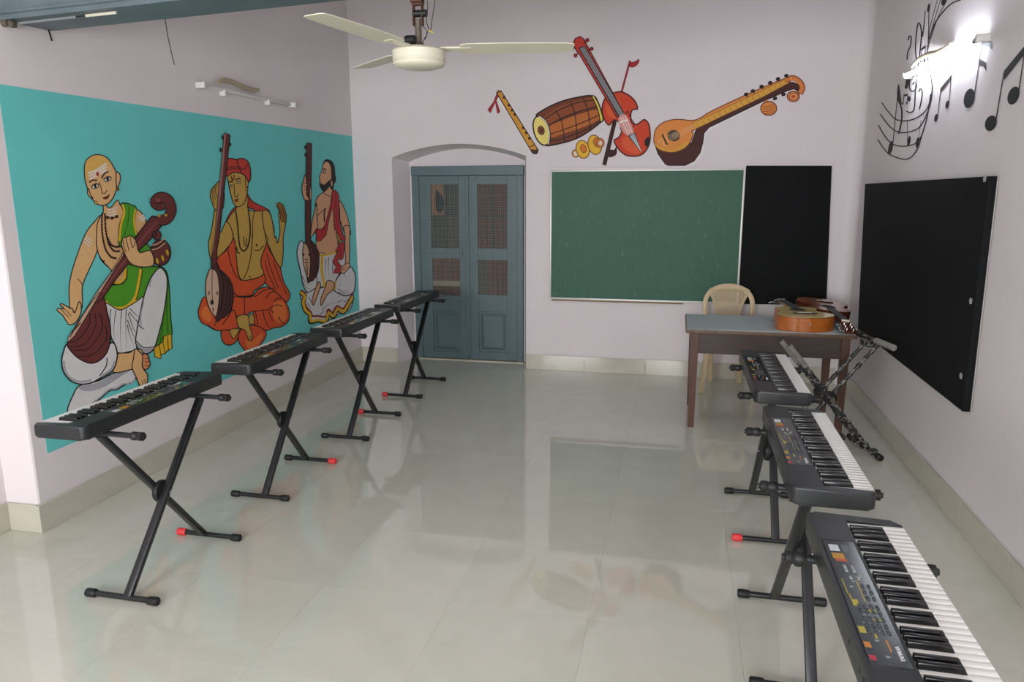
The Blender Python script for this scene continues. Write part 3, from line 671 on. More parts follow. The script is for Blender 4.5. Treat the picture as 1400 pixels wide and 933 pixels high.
# lute
F(l, '#552a26', B((148,130),(200,128),(252,200),(270,270),(262,400),(222,482),(190,498),(163,482)), INK, 1.1)
for q_ in (((195,160),(235,270),(225,470)), ((210,170),(255,280),(245,440))): K(l, '#2b1614', B(*q_), .8)
F(l, '#d0a888', B((147,145),(180,220),(192,330),(180,462),(160,452),(130,350),(121,240),(130,170)), INK, .9)
F(l, '#5b2c2b', A((165,72),(210,75),(206,500),(200,930))+B((190,60),(196,150),(148,160),(146,0))+A((152,600)), INK, 1.0, False)
for q_ in ((130,255),(178,255)): F(l, INK, B((q_[0]-7,q_[1]),(q_[0],q_[1]-14),(q_[0]+7,q_[1]),(q_[0],q_[1]+14)), None)
K(l, INK, B((145,300),(170,300)), 1.2); K(l, INK, B((143,330),(172,330)), 1.2); F(l, '#6d4a30', B((155,350),(165,350),(168,440),(158,440)), None)
for q_ in ((152,115),(152,185)): F(l, INK, A((q_[0]-8,q_[1]-20),(q_[0]+10,q_[1]-8),(q_[0]+10,q_[1]+10),(q_[0]-6,q_[1]+20)), None)
F(f, S3, A((150,370),(160,440),(168,470),(160,500),(166,520),(160,560),(190,610),(148,612),(128,570),(118,500),(133,430)), INK, .8)
for y in (450,480,510): K(f, INK, A((135,y),(165,y+12)), .7)
F(f, S3, A((192,490),(205,520),(207,590),(195,610)), INK, .6)
P.done({'painted_lute|1': 'painted_musician|1', 'painted_lute|2': 'painted_musician|2', 'painted_lute|3': 'painted_musician|3'},
       {'painted_musician|1': 'painted bald man with green sash and brown lute', 'painted_musician|2': 'painted man in red turban and orange robe', 'painted_musician|3': 'painted bearded man with red sash and white cloth'})

# ---- instruments painted above the door and chalkboard
ins = tag(empty('instruments_mural', (-.2, D, 1.85)), 'painted row of flute, drum, cymbals, violin and long lute on the back wall', 'mural')
P = Painter(ins, 1, D, -1); P.zoom(660, 40, 4.667)
HALO = '#e9e4e4'
n = 'painted_flute'
P.stroke(n, HALO, [(100,398),(340,785)], 9.5, smooth=False)
P.fill(n, '#a8222c', [(90,412),(70,465),(32,515),(48,535),(80,468),(95,540),(110,528),(86,455),(102,425)], '#5e1418', .7, smooth=False)
P.fill(n, '#d4973a', [(88,405),(100,390),(118,394),(355,772),(345,795),(318,792)], INK, 1.0, smooth=False)
P.fill(n, '#4a2a1c', [(350,765),(352,785),(338,797),(316,788),(312,768),(335,772)], INK, .6)
P.stroke(n, INK, [(302,752),(330,738)], .9, smooth=False); P.stroke(n, INK, [(88,410),(120,395)], .9, smooth=False)
for q_ in ((135,436),(166,486),(186,518),(204,545),(257,630),(277,662),(297,697)): P.ell(n, '#2a1712', q_, 7, 9, -30)
n = 'painted_drum'
P.fill(n, '#74391f', [(340,552),(400,508),(500,462),(600,436),(700,425),(735,465),(768,570),(748,597),(680,650),(600,697),(500,728),(400,742),(425,690),(420,620),(390,575)], INK, 1.6)
P.fill(n, '#b9682f', [(425,622),(500,585),(600,548),(735,512),(755,558),(700,600),(600,640),(500,672),(432,690)], None)
P.fill(n, '#8f4a26', [(390,565),(480,500),(600,458),(705,438),(730,490),(600,525),(500,560),(420,605)], None)
for pth in ([(395,575),(480,520),(600,470),(712,450)], [(425,612),(520,565),(620,525),(735,492)], [(432,670),(520,640),(640,595),(752,545)], [(428,715),(520,695),(640,650),(755,585)], [(465,520),(505,590),(522,720)], [(560,460),(590,550),(602,690)], [(640,435),(670,520),(690,640)]): P.stroke(n, INK, pth, 1.0)
P.fill(n, '#e9d24e', [(697,427),(712,430),(738,475),(760,540),(767,578),(752,590),(742,540),(722,480)], INK, 1.0)
P.ell(n, '#efdc7c', (376,648), 50, 96, -16, INK, 1.5); P.ell(n, '#8a4b2a', (373,646), 20, 28, -14, INK, .8); P.ell(n, '#5b2c1a', (375,647), 11, 16, -14)
P.stroke(n, '#c9c2b0', [(360,556),(400,590),(424,660),(418,735)], 1.4)
P.layer = 0; n = 'painted_cymbals'
P.ell(n, '#e39a3a', (593,793), 23, 24, 0, INK, .8); P.ell(n, HALO, (594,794), 13, 14)
P.ell(n, '#e8b53a', (638,767), 42, 58, -14, '#7a4a18', 1.0); P.ell(n, '#d8782e', (643,762), 18, 26, -14, '#7a4a18', .8)
P.ell(n, '#e8b53a', (715,738), 43, 63, -12, '#7a4a18', 1.0); P.ell(n, '#d8782e', (728,722), 20, 30, -12, '#7a4a18', .8)
P.ell(n, '#e08a48', (750,726), 25, 29, 0, '#7a4a18', .9); P.ell(n, '#e9dccb', (751,727), 14, 17, 0, '#b0581f', .8)
P.layer = 0; n = 'painted_bow'
P.stroke(n, '#3a1a1d', [(886,420),(840,600)], 3.4, smooth=False); P.stroke(n, '#8c1c22', [(937,212),(880,424)], 2.2, smooth=False)
P.fill(n, '#a8222a', [(935,200),(950,212),(975,205),(997,193),(990,220),(965,240),(940,238)], '#5e1418', .7)
P.stroke(n, '#3a1a1d', [(842,590),(775,868)], 4.4, smooth=False)
P.fill(n, '#3a1a1d', [(805,735),(812,765),(840,768),(852,745),(856,790),(835,812),(800,812)], None)
n = 'painted_violin'
P.fill(n, '#cf4326', [(830,408),(880,399),(930,420),(972,460),(988,508),(960,512),(945,540),(950,592),(985,607),(1030,577),(1060,610),(1069,690),(1055,752),(1020,797),(970,811),(910,802),(865,762),(838,712),(868,690),(887,650),(875,600),(838,580),(805,612),(775,572),(761,510),(775,452),(800,418)], '#541a15', 1.5)
P.fill(n, '#dc5a34', [(800,440),(840,425),(880,470),(860,560),(810,560),(785,510)], None); P.fill(n, '#dc5a34', [(900,690),(950,700),(1000,790),(950,790),(890,745)], None)
P.stroke(n, '#541a15', [(905,560),(925,520),(940,560),(965,600),(960,625),(945,620)], 1.0); P.stroke(n, '#541a15', [(878,600),(880,640),(905,650)], 1.0)
P.fill(n, '#cf3f33', [(575,98),(590,60),(620,46),(646,64),(680,130),(905,545),(880,565),(855,560),(620,165),(600,140)], '#541a15', 1.2, smooth=False)
P.fill(n, '#57565c', [(612,120),(650,105),(906,545),(870,565)], INK, .8, smooth=False)
for k in range(4): P.stroke(n, '#b9b7bb', [(622+8*k,122-3*k),(880+7*k,555-3*k)], .45, smooth=False)
P.fill(n, '#d99a94', [(865,568),(912,545),(965,655),(928,682),(885,640)], None)
for k in range(3): P.stroke(n, '#f1d9d2', [(880+14*k,565-6*k),(925+14*k,670-6*k)], .8, smooth=False)
P.stroke(n, '#f3e6df', [(870,595),(925,580)], 1.6, smooth=False)
P.fill(n, '#8b97a0', [(930,682),(970,662),(1016,790)], INK, 1.0, smooth=False)
for k in range(3): P.stroke(n, '#d5dade', [(942+10*k,680-5*k),(1012,782)], .5, smooth=False)
P.fill(n, '#241818', [(1062,688),(1040,700),(1032,725),(1042,748),(1060,745)], None)
for (x, y, u, v) in ((668,70,645,90), (695,125,672,140), (567,128,590,118), (592,168,612,150)):
    P.stroke(n, '#541a15', [(x,y),(u,v)], 1.1, smooth=False); P.ell(n, '#a8302a', (x,y), 11, 11, 0, '#541a15', .7)
P.zoom(880, 90, 6.087); P.layer = 0; n = 'painted_long_lute'
P.stroke(n, HALO, [(90,660),(130,750),(190,838),(350,838),(430,795),(485,720),(500,640),(512,565),(550,520),(1000,300)], 3.0)
P.fill(n, '#4a2420', [(90,640),(118,730),(180,818),(205,829),(345,829),(420,792),(470,722),(492,640),(502,560),(545,512),(1000,292),(1200,205),(1250,192),(1280,208),(1295,235),(1300,160),(1240,138),(1170,150),(440,520),(400,640),(240,715),(120,690)], INK, 1.1, smooth=False)
P.fill(n, '#e08c44', [(85,600),(100,530),(150,480),(220,453),(300,446),(400,455),(470,435),(560,380),(830,252),(1170,108),(1215,135),(1000,250),(445,520),(415,560),(390,632),(335,692),(250,722),(175,715),(115,690),(90,650)], '#6b2c14', 1.0)
P.fill(n, '#dfa544', [(408,475),(560,410),(1165,120),(1212,140),(1000,255),(440,522),(420,540),(425,505)], '#8a5a1c', .5, smooth=False)
P.fill(n, '#dba23c', [(92,655),(130,690),(190,712),(255,715),(330,690),(380,640),(345,640),(260,690),(180,690),(120,660)], None)
for k in range(17):
    t_ = k/16; P.stroke(n, '#a8741f', [(440+740*t_, 478-350*t_),(460+740*t_, 508-350*t_)], .6, smooth=False)
P.stroke(n, '#6b2c14', [(1185,112),(1250,103),(1300,135),(1322,185),(1300,232)], 5.9); P.stroke(n, '#dd7f3c', [(1180,114),(1250,106),(1298,138),(1318,185),(1300,228)], 4.6)
for k in range(5): P.stroke(n, '#f0b070', [(1225+22*k,95+14*k),(1228+20*k,125+10*k)], .6, smooth=False)
P.ell(n, '#dd7f3c', (1245,256), 51, 43, 0, '#6b2c14', 1.1); P.ell(n, '#f0b678', (1248,256), 32, 28, 0, '#6b2c14', .7); P.ell(n, '#c9501f', (1246,256), 18, 16)
P.stroke(n, '#dd7f3c', [(1022,285),(1018,312)], 2.6, smooth=False); P.ell(n, '#e08c44', (1040,355), 66, 58, 0, '#6b2c14', 1.2)
for k in range(4): P.stroke(n, '#8a3d1a', [(985+4*k,340+20*k),(1040,338+20*k),(1095-3*k,318+20*k)], .7)
for (x, y) in ((852,238),(908,210),(980,173),(1052,142),(1117,110),(1186,83),(1093,272),(1163,239)):
    P.ell(n, '#241c1a', (x,y), 19, 15, -20); P.stroke(n, '#241c1a', [(x,y),(x+(12 if y<260 and x not in (1093,1163) else -12), y+(20 if x not in (1093,1163) else -22))], 1.4, smooth=False)
P.ell(n, '#4e4742', (250,582), 49, 44, 0, INK, .7); P.ell(n, '#6e655c', (262,575), 28, 27)
P.stroke(n, '#2a1c16', [(155,572),(197,658)], 1.6, smooth=False); P.stroke(n, '#e9c37c', [(120,640),(150,612),(170,660),(205,665)], .7)
for k in range(4): P.stroke(n, '#e9c08a', [(170+8*k,600+14*k),(420+5*k,490+8*k)], .35, smooth=False)
P.done(None, {'painted_flute': 'painted bamboo flute with red ribbon', 'painted_drum': 'painted brown barrel drum', 'painted_cymbals': 'pair of small painted yellow hand cymbals', 'painted_violin': 'painted red violin', 'painted_bow': 'painted dark red bow behind the violin', 'painted_long_lute': 'painted orange and brown long-necked lute'})

# ---- music notes painted in black on the right wall
nts = tag(empty('music_notes_mural', (XR, 4.4, 1.9)), 'black painted music staff and notes on the right wall', 'mural')
P = Painter(nts, 0, XR, -1); P.zoom(1180, 0, 3.886); BK = '#242427'
n = 'painted_staff'
for pth, w in (([(100,545),(140,600),(182,637),(245,640),(305,615),(345,570),(368,480),(360,400),(345,310),(345,240)], 1.2), ([(92,605),(138,668),(190,703),(250,700),(302,675),(338,610),(362,540),(370,460)], 1.2),
               ([(82,665),(120,728),(165,770),(235,776),(292,752),(326,680),(356,550),(362,500)], 1.2), ([(78,740),(118,798),(160,830),(235,846),(285,800),(314,715),(342,620),(360,500)], 1.2),
               ([(348,250),(352,170),(376,70),(398,-10)], .6), ([(352,210),(385,90),(415,-10)], .6), ([(352,230),(400,90),(440,15),(452,-10)], .7), ([(352,205),(380,130),(420,70),(470,20),(520,0)], 1.3)): P.stroke(n, BK, pth, w)
n = 'painted_clef'
P.stroke(n, BK, [(190,450),(186,520),(205,575),(206,640),(190,712)], 1.7); P.fill(n, BK, [(190,448),(182,520),(192,545),(206,555),(200,500)], None)
P.stroke(n, BK, [(232,590),(250,598),(272,580),(278,500),(284,420),(300,300),(312,180),(300,122),(288,150),(280,250),(285,330)], 1.3)
P.stroke(n, BK, [(285,330),(255,400),(246,450),(256,482),(276,480),(286,450),(275,435),(265,450)], 1.5); P.ell(n, BK, (246,525), 9, 14)
n = 'painted_rest'
P.stroke(n, BK, [(240,215),(247,192),(257,200),(252,245),(238,280),(235,318)], 1.3)
n = 'painted_rest|1'
P.stroke(n, BK, [(297,490),(306,472),(316,490),(310,540),(300,580)], 1.3)
n = 'painted_note|1'; P.ell(n, BK, (147,785), 11, 38, 12); P.stroke(n, BK, [(160,760),(190,452)], .7, smooth=False)
n = 'painted_note|2'; P.ell(n, BK, (245,750), 8, 28, 10); P.stroke(n, BK, [(237,640),(236,750)], .5, smooth=False)
n = 'painted_note|3'; P.ell(n, BK, (290,757), 8, 28, 10); P.stroke(n, BK, [(296,740),(310,640)], .5, smooth=False)
n = 'painted_note|4'; P.ell(n, BK, (315,183), 7, 18, 5); P.stroke(n, BK, [(320,178),(332,58)], .8, smooth=False)
n = 'painted_note|5'; P.ell(n, BK, (350,42), 7, 23, 10); P.stroke(n, BK, [(352,60),(347,250)], .7, smooth=False)
n = 'painted_note|6'; P.ell(n, BK, (430,8), 12, 22, 15)
n = 'painted_note_pair|1'; P.stroke(n, BK, [(218,508),(240,503)], 2.0, smooth=False); P.stroke(n, BK, [(219,508),(214,550)], .7, smooth=False); P.stroke(n, BK, [(239,503),(236,548)], .7, smooth=False); P.ell(n, BK, (213,550), 4, 8); P.ell(n, BK, (234,548), 4, 8)
n = 'painted_note_pair|2'; P.stroke(n, BK, [(312,265),(334,245)], 2.2, smooth=False); P.stroke(n, BK, [(313,265),(310,320)], .7, smooth=False); P.stroke(n, BK, [(333,245),(330,320)], .7, smooth=False); P.ell(n, BK, (309,322), 5, 10); P.ell(n, BK, (328,322), 5, 10)
n = 'painted_note|7'; P.stroke(n, BK, [(240,418),(230,470)], 3.0, smooth=False)
n = 'painted_note_pair|3'; P.ell(n, BK, (390,627), 9, 22, 12); P.ell(n, BK, (450,556), 9, 22, 12)
P.stroke(n, BK, [(399,620),(413,490)], .7, smooth=False); P.stroke(n, BK, [(459,545),(472,395)], .7, smooth=False); P.fill(n, BK, [(413,470),(473,396),(472,418),(411,497)], None, smooth=False)
n = 'painted_note|8'; P.ell(n, BK, (567,523), 28, 53, 12); P.stroke(n, BK, [(593,515),(640,195)], .9, smooth=False)
P.fill(n, BK, [(637,190),(648,207),(680,222),(689,262),(668,246),(636,243)], None); P.fill(n, BK, [(620,312),(632,318),(654,334),(657,378),(642,352),(618,345)], None)
n = 'painted_note_pair|4'; P.ell(n, BK, (682,655), 30, 43, 20); P.ell(n, BK, (803,508), 29, 50, 20)
P.stroke(n, BK, [(709,640),(752,385)], 1.0, smooth=False); P.stroke(n, BK, [(830,490),(866,250)], 1.0, smooth=False); P.fill(n, BK, [(753,376),(868,236),(860,290),(752,428)], None, smooth=False)
P.done()

# ================================================================== BOARDS
def wall_slab(name, quad, axis, val, th, out, mats, bevel=.004):
    """flat board with corners 'quad' (points on the wall), thickness th"""
    b = MB(); n = Vector((0, 0, 0)); n[axis] = out*th
    lo = [b.bm.verts.new(p) for p in quad]; hi = [b.bm.verts.new(p+n) for p in quad]
    b.bm.faces.new(lo); b.bm.faces.new(hi[::-1])
    for i in range(4): b.bm.faces.new((lo[i], lo[(i+1) % 4], hi[(i+1) % 4], hi[i]))
    if bevel: bmesh.ops.bevel(b.bm, geom=b.bm.edges[:], offset=bevel, segments=2, profile=.5, affect='EDGES')
    return b.build(name, mats)

def chalk_green():
    m = mat('chalkboard_green', '#2f5f4c', .5, spec=.35, noise=.12, nscale=3, stretch=(1, 1, 1))
    nt = m.node_tree; bs = nt.nodes['Principled BSDF']; src = bs.inputs['Base Color'].links[0].from_socket
    tc = nt.nodes.new('ShaderNodeTexCoord'); mp = nt.nodes.new('ShaderNodeMapping'); mp.inputs['Scale'].default_value = (38, 1, 7)
    n = nt.nodes.new('ShaderNodeTexNoise'); n.inputs['Scale'].default_value = 1.6; n.inputs['Detail'].default_value = 5
    r = nt.nodes.new('ShaderNodeValToRGB'); r.color_ramp.elements[0].position = .60; r.color_ramp.elements[1].position = .76
    r.color_ramp.elements[1].color = (.22, .22, .22, 1)
    mx = nt.nodes.new('ShaderNodeMix'); mx.data_type = 'RGBA'; mx.inputs[7].default_value = lin('#9fb5a8')
    nt.links.new(tc.outputs['Object'], mp.inputs[0]); nt.links.new(mp.outputs[0], n.inputs['Vector']); nt.links.new(n.outputs['Fac'], r.inputs[0])
    nt.links.new(r.outputs[0], mx.inputs[0]); nt.links.new(src, mx.inputs[6]); nt.links.new(mx.outputs[2], bs.inputs['Base Color'])
    return m
M_alu = mat('aluminium_trim', '#d6d4cf', .4, metal=.3)
cx0, cx1, cz0, cz1 = -1.102, .508, .655, 1.772
r = tag(empty('chalkboard', (cx0, D, cz0)), 'large green chalkboard in a pale aluminium frame on the back wall', 'chalkboard')
w_, h_ = cx1-cx0, cz1-cz0
MB().box(.012, w_-.012, -.022, -.001, .012, h_-.012).build('writing_surface', chalk_green(), r, smooth=False)
for a in ((0, .016, 0, h_), (w_-.016, w_, 0, h_)): MB().box(a[0], a[1], -.032, -.001, a[2], a[3], .003).build('frame_rail', M_alu, r)
MB().box(.016, w_-.016, -.032, -.001, h_-.016, h_, .003).build('frame_rail', M_alu, r)
MB().box(.016, w_-.016, -.034, -.001, 0, .016, .003).build('frame_rail', M_alu, r)
MB().box(.02, w_*.72, -.03, -.001, -.014, 0, .002).build('wooden_ledge', mat('ledge_wood', '#8d7a52', .6, noise=.3), r)
MB().box(0, w_, -.024, -.001, h_, h_+.02, .002).build('top_batten', M_wall, r)

M_blk = mat('blackboard_paint', '#121415', .8, spec=.2, noise=.15, nscale=5, bump=.05, bscale=30)
q = [Vector((x, D-.001, z)) for x, z in ((cx1+.004, .658), (1.204, .668), (1.160, 1.785), (cx1+.004, 1.792))]
b = MB()
o = wall_slab('blackboard', q, 1, D, .030, -1, M_blk)
tag(o, 'narrow matte black board on the back wall, right of the green chalkboard', 'blackboard')
q = [Vector((XR-.001, y, z)) for y, z in ((3.735, .572), (5.90, .575), (6.08, 1.640), (3.755, 1.656))]
r = tag(empty('blackboard', (XR, 4.8, .57)), 'big black board hung on the right wall below the music notes', 'blackboard')
for p in q: p -= r.location
o = wall_slab('board_panel', q, 0, XR, .038, -1, M_blk); o.parent = r
b = MB(); M_chip = mat('bare_edge', '#a9a6a2', .6)
b.bar(q[0]+Vector((-.004, -.004, 0)), q[3]+Vector((-.004, -.004, 0)), .006, .008)
b.build('edge_strip', M_chip, r)
for (y, z) in ((3.80, .73), (3.79, 1.09), (3.80, 1.645)):
    p = Vector((XR-.040, y, z))-r.location
    MB().prism([(-.012, -.012), (.010, -.016), (.016, .006), (.002, .018), (-.014, .008)], 0, .002, Matrix.Translation(p) @ Matrix.Rotation(-PI/2, 4, 'Y')).build('chip', M_chip, r, smooth=False)

# ================================================================== KEYBOARDS ON STANDS
KL, KW, KH, CHK = .850, .228, .056, .034
def boolean_cut(o, cutters):
    for c in cutters:
        md = o.modifiers.new('cut', 'BOOLEAN'); md.object = c; md.operation = 'DIFFERENCE'; md.solver = 'EXACT'
    dg = bpy.context.evaluated_depsgraph_get(); me = bpy.data.meshes.new_from_object(o.evaluated_get(dg))
    o.modifiers.clear(); old = o.data; o.data = me
    for c in cutters: bpy.data.objects.remove(c)
    me.set_sharp_from_angle(angle=math.radians(38))
COL = {}
def flat(c, rough=.4):
    if c not in COL: COL[c] = mat('print_'+c.strip('#'), c, rough)
    return COL[c]
YF, YREAR = -KW/2, KW/2
KEY_Y0, KEY_Y1 = YF-.002, YF+.136
def make_keyboard():
    root = empty('keyboard')
    b = MB(); R = .020; out = []
    for (x, y, a0) in ((KL/2-R, YREAR-R, 0), (-KL/2+R, YREAR-R, 90), (-KL/2+R, YF+R, 180), (KL/2-R, YF+R, 270)):
        for k in range(7):
            a = math.radians(a0+15*k); out.append((x+R*math.cos(a), y+R*math.sin(a)))
    b.prism(out, 0, KH)
    es = [e for e in b.bm.edges if abs(e.verts[0].co.z-e.verts[1].co.z) < 1e-6]
    bmesh.ops.bevel(b.bm, geom=es, offset=.009, segments=4, profile=.5, affect='EDGES')
    for v in b.bm.verts:      # the case gets lower towards the player
        if v.co.z > .02: v.co.z -= .008*max(0, min(1, (.02-v.co.y)/.13))
    body = b.build('case', M_black, root)
    c1 = MB().box(-KL/2+CHK, KL/2-CHK, YF-.05, KEY_Y1, .026, .2).build('cut', M_black)
    c2 = MB().box(-.239, .262, KEY_Y1+.006, YREAR-.010, KH-.003, .2).build('cut', M_black)
    boolean_cut(body, [c1, c2])
    # keys
    P = (KL-2*CHK)/36; zt = KH-.009; first = None; firstb = None
    for i in range(36):
        x = -KL/2+CHK+P*(i+.5)
        if first is None:
            first = MB().box(-P/2+.0006, P/2-.0006, KEY_Y0, KEY_Y1-.001, .027, zt, .0016, 2).build('white_key', M_keyw, root); first.location.x = x
        else: share(first, root, (x, 0, 0))
    for i in range(35):
        if i % 7 in (0, 1, 3, 4, 5):
            x = -KL/2+CHK+P*(i+1)
            if firstb is None:
                b = MB(); w, y0, y1 = .0068, YF+.050, KEY_Y1-.002
                lo = [(-w, y0, zt-.004), (w, y0, zt-.004), (w, y1, zt-.004), (-w, y1, zt-.004)]
                hi = [(-w*.86, y0+.008, zt+.0125), (w*.86, y0+.008, zt+.0125), (w*.86, y1, zt+.0125), (-w*.86, y1, zt+.0125)]
                for k in range(4): b.poly([lo[k], lo[(k+1) % 4], hi[(k+1) % 4], hi[k]])
                b.poly(hi); b.poly(lo[::-1])
                bmesh.ops.remove_doubles(b.bm, verts=b.bm.verts[:], dist=1e-5)
                bmesh.ops.bevel(b.bm, geom=[e for e in b.bm.edges], offset=.0012, segments=2, profile=.5, affect='EDGES')
                firstb = b.build('black_key', M_keyb, root); firstb.location.x = x
            else: share(firstb, root, (x, 0, 0))
    # control panel: left (bass) end carries the mark, right end the display
    px0, px1, py0, py1 = -.237, .260, KEY_Y1+.008, YREAR-.012
    pz = KH-.001
    pan = MB().box(px0, px1, py0, py1, KH-.003, pz, .0008, 1).build('control_panel', M_panel, root)
    wy = py1-py0
    def Q(u, v): return px0+(px1-px0)*u, py0+wy*v      # u: bass -> treble, v: keys -> rear
    def patch(b, u0, u1, v0, v1, z=.0005):
        x0, y0 = Q(u0, v0); x1, y1 = Q(u1, v1); b.box(x0, x1, y0, y1, pz, pz+z)
    b = MB(); patch(b, .89, .95, .56, .86, .0012); b.build('display', mat('display_glass', '#c9d3d8', .08, spec=.8), pan)
    b = MB(); patch(b, .885, .955, .28, .46); b.build('display_print', flat('#596168'), pan, smooth=False)
    b = MB(); patch(b, .81, .865, .50, .86); b.build('style_label', flat('#b5841f'), pan, smooth=False)
    b = MB(); patch(b, .785, .81, .48, .82); b.build('voice_label', flat('#a8452a'), pan, smooth=False)
    b = MB()
    for (u0, u1, v0, v1) in ((.49, .62, .84, .87), (.44, .62, .44, .47), (.40, .45, .66, .83), (.45, .49, .80, .84), (.20, .245, .78, .95), (.36, .38, .28, .34), (.36, .38, .42, .48), (.30, .31, .2, .5), (.17, .2, .55, .60)):
        patch(b, u0, u1, v0, v1)
    b.build('yellow_print', flat('#a89a30'), pan, smooth=False)['kind'] = 'stuff'
    b = MB(); patch(b, .105, .14, .80, .96); patch(b, .09, .165, .34, .38); b.build('orange_print', flat('#b9782a'), pan, smooth=False)
    b = MB(); patch(b, .025, .055, .80, .96); b.build('red_print', flat('#a82c42'), pan, smooth=False)
    b = MB()
    for (u, v) in ((.60, .50), (.55, .62), (.33, .30), (.33, .45), (.33, .6), (.27, .3), (.27, .5), (.27, .66), (.22, .35), (.15, .55), (.05, .45)):
        patch(b, u, u+.012, v, v+.10)
    b.build('grey_print', flat('#7d8486'), pan, smooth=False)['kind'] = 'stuff'
    btn = None
    spots = [(.735, .62), (.735, .40), (.70, .62), (.70, .40), (.655, .28), (.635, .58), (.635, .36)]
    spots += [(.57-.05*i, .18+.17*j) for i in range(3) for j in range(2)] + [(.40-.045*i, .2+.16*j) for i in range(5) for j in range(4)]
    for n_, (u, v) in enumerate(spots):
        x, y = Q(u, v); g = n_ < 7
        if btn is None or n_ == 7:
            btn = MB().box(-.0075, .0075, -.0035, .0035, 0, .0022, .0012, 2).build('button', flat('#8f9494' if g else '#3b4146'), pan); btn.location = (x, y, pz-.0003)
        else: share(btn, pan, (x, y, pz-.0003))
    # maker's name in white at the bass end of the panel
    cu = bpy.data.curves.new('mark', 'FONT'); cu.body = 'YAMAHA'; cu.size = .0115; cu.align_x = 'CENTER'; cu.align_y = 'CENTER'; cu.extrude = .0002
    to = bpy.data.objects.new('mark', cu)
    C.objects.link(to); me = bpy.data.meshes.new_from_object(to.evaluated_get(bpy.context.evaluated_depsgraph_get()))
    bpy.data.objects.remove(to); me.materials.clear(); me.materials.append(flat('#e6e8e8'))
    lo = bpy.data.objects.new('maker_name', me); C.objects.link(lo); lo.parent = pan
    x, y = Q(.085, .16); lo.location = (x, y, pz+.0003)
    # sockets on the rear, rubber feet below
    b = MB()
    for x in (-.25, -.22, -.13): b.lathe([(.006, 0), (.006, .002)], 10, Matrix.Translation((x, YREAR-.001, .028)) @ Matrix.Rotation(-PI/2, 4, 'X'))
    b.build('socket', M_rubber, root)
    return root

ZB = .697+.0115           # top of the support bars
def make_stand():
    root = empty('keyboard_stand')
    FX, TX, FL = .280, .272, .165
    lt = (.036, .024)
    def leg(s, yoff):
        # from the foot at x = s*FX to the bar at x = -s*TX
        return MB().bar((s*FX, yoff, .018), (-s*TX, yoff, .690), lt[1], lt[0], (0, 1, 0), .007).build('leg', M_steel, root)
    leg(-1, -.026); leg(1, .026)
    M_ = Matrix.Translation((0, 0, .352)) @ Matrix.Rotation(PI/2, 4, 'X')
    MB().lathe([(.020, -.013), (.046, -.011), (.048, -.004), (.048, .004), (.046, .011), (.020, .013)], 28, M_).build('locking_disc', M_rubber, root)
    MB().lathe([(.006, -.045), (.009, -.043), (.009, -.036), (.006, -.034), (.006, .05)], 12, M_).build('pivot_bolt', M_chrome, root)
    for s in (-1, 1):
        f = MB().tube([(s*FX, -FL+.03, .018), (s*FX, FL-.03, .018)], .0115, 12).build('foot_bar', M_steel, root)
        for t in (-1, 1):
            c = MB().lathe([(.0145, 0), (.017, .004), (.0175, .03), (.017, .042), (.013, .046)], 14, Matrix.Translation((0, 0, 0)) @ Matrix.Rotation(-t*PI/2, 4, 'X')).build('rubber_cap', M_rubber, f)
            c.location = (s*FX, t*(FL-.044), .0178)
        g = MB().tube([(s*TX, -FL+.03, .697), (s*TX, FL-.03, .697)], .0110, 12).build('support_bar', M_steel, root)
        for t in (-1, 1):
            c = MB().lathe([(.0125, 0), (.0165, .005), (.0170, .022), (.0150, .025), (.0150, .030), (.0170, .033), (.0168, .05), (.009, .052), (.009, .058)], 14, Matrix.Rotation(-t*PI/2, 4, 'X')).build('end_cap', M_rubber, g)
            c.location = (s*TX, t*(FL-.044), .697)
    return root

ROWS = [  # key, x, y, rotation, stand x, stand y, red cap (bar x sign, y sign) in the stand's own axes, labels
 ('L1', -2.193, 2.600, -PI/2-.010, -2.105, 2.570, (-1, -1)),
 ('L2', -2.147, 3.610, -PI/2+.001, -2.112, 3.590, (-1, 1)),
 ('L3', -2.118, 4.600, -PI/2-.010, -2.082, 4.575, (-1, -1)),
 ('L4', -2.105, 5.600, -PI/2-.030, -2.075, 5.610, (1, -1)),
 ('R1', .455, 3.615,  PI/2+.005, .462, 3.625, (-1, 1)),
 ('R2', .462, 2.555,  PI/2-.004, .452, 2.560, None),
 ('R3', .470, 1.540,  PI/2-.005, .462, 1.550, None)]
KLAB = {
 'L1': 'black keyboard nearest the camera in the row along the turquoise mural',
 'L2': 'black keyboard second from the camera in the row along the turquoise mural',
 'L3': 'black keyboard third from the camera in the mural row, under the man in red sash',
 'L4': 'black keyboard in front of the blue-grey door, last of the mural row',
 'R1': 'black keyboard in front of the brown table, farthest of the right-hand row',
 'R2': 'black keyboard in the middle of the three on the right',
 'R3': 'black keyboard cut off by the lower right corner of the photo'}
SLAB = {
 'L1': 'black X stand nearest the camera on the left, red cap on its wall-side foot',
 'L2': 'black X stand under the second keyboard on the left, red cap pointing into the room',
 'L3': 'black X stand under the third keyboard on the left, red cap behind its near leg',
 'L4': 'black X stand right before the blue-grey door',
 'R1': 'black X stand on the right with a red foot cap, under the farthest keyboard',
 'R2': 'black X stand under the middle keyboard on the right, all caps black',
 'R3': 'black X stand under the cut-off keyboard at lower right'}
kb0 = make_keyboard(); st0 = make_stand()
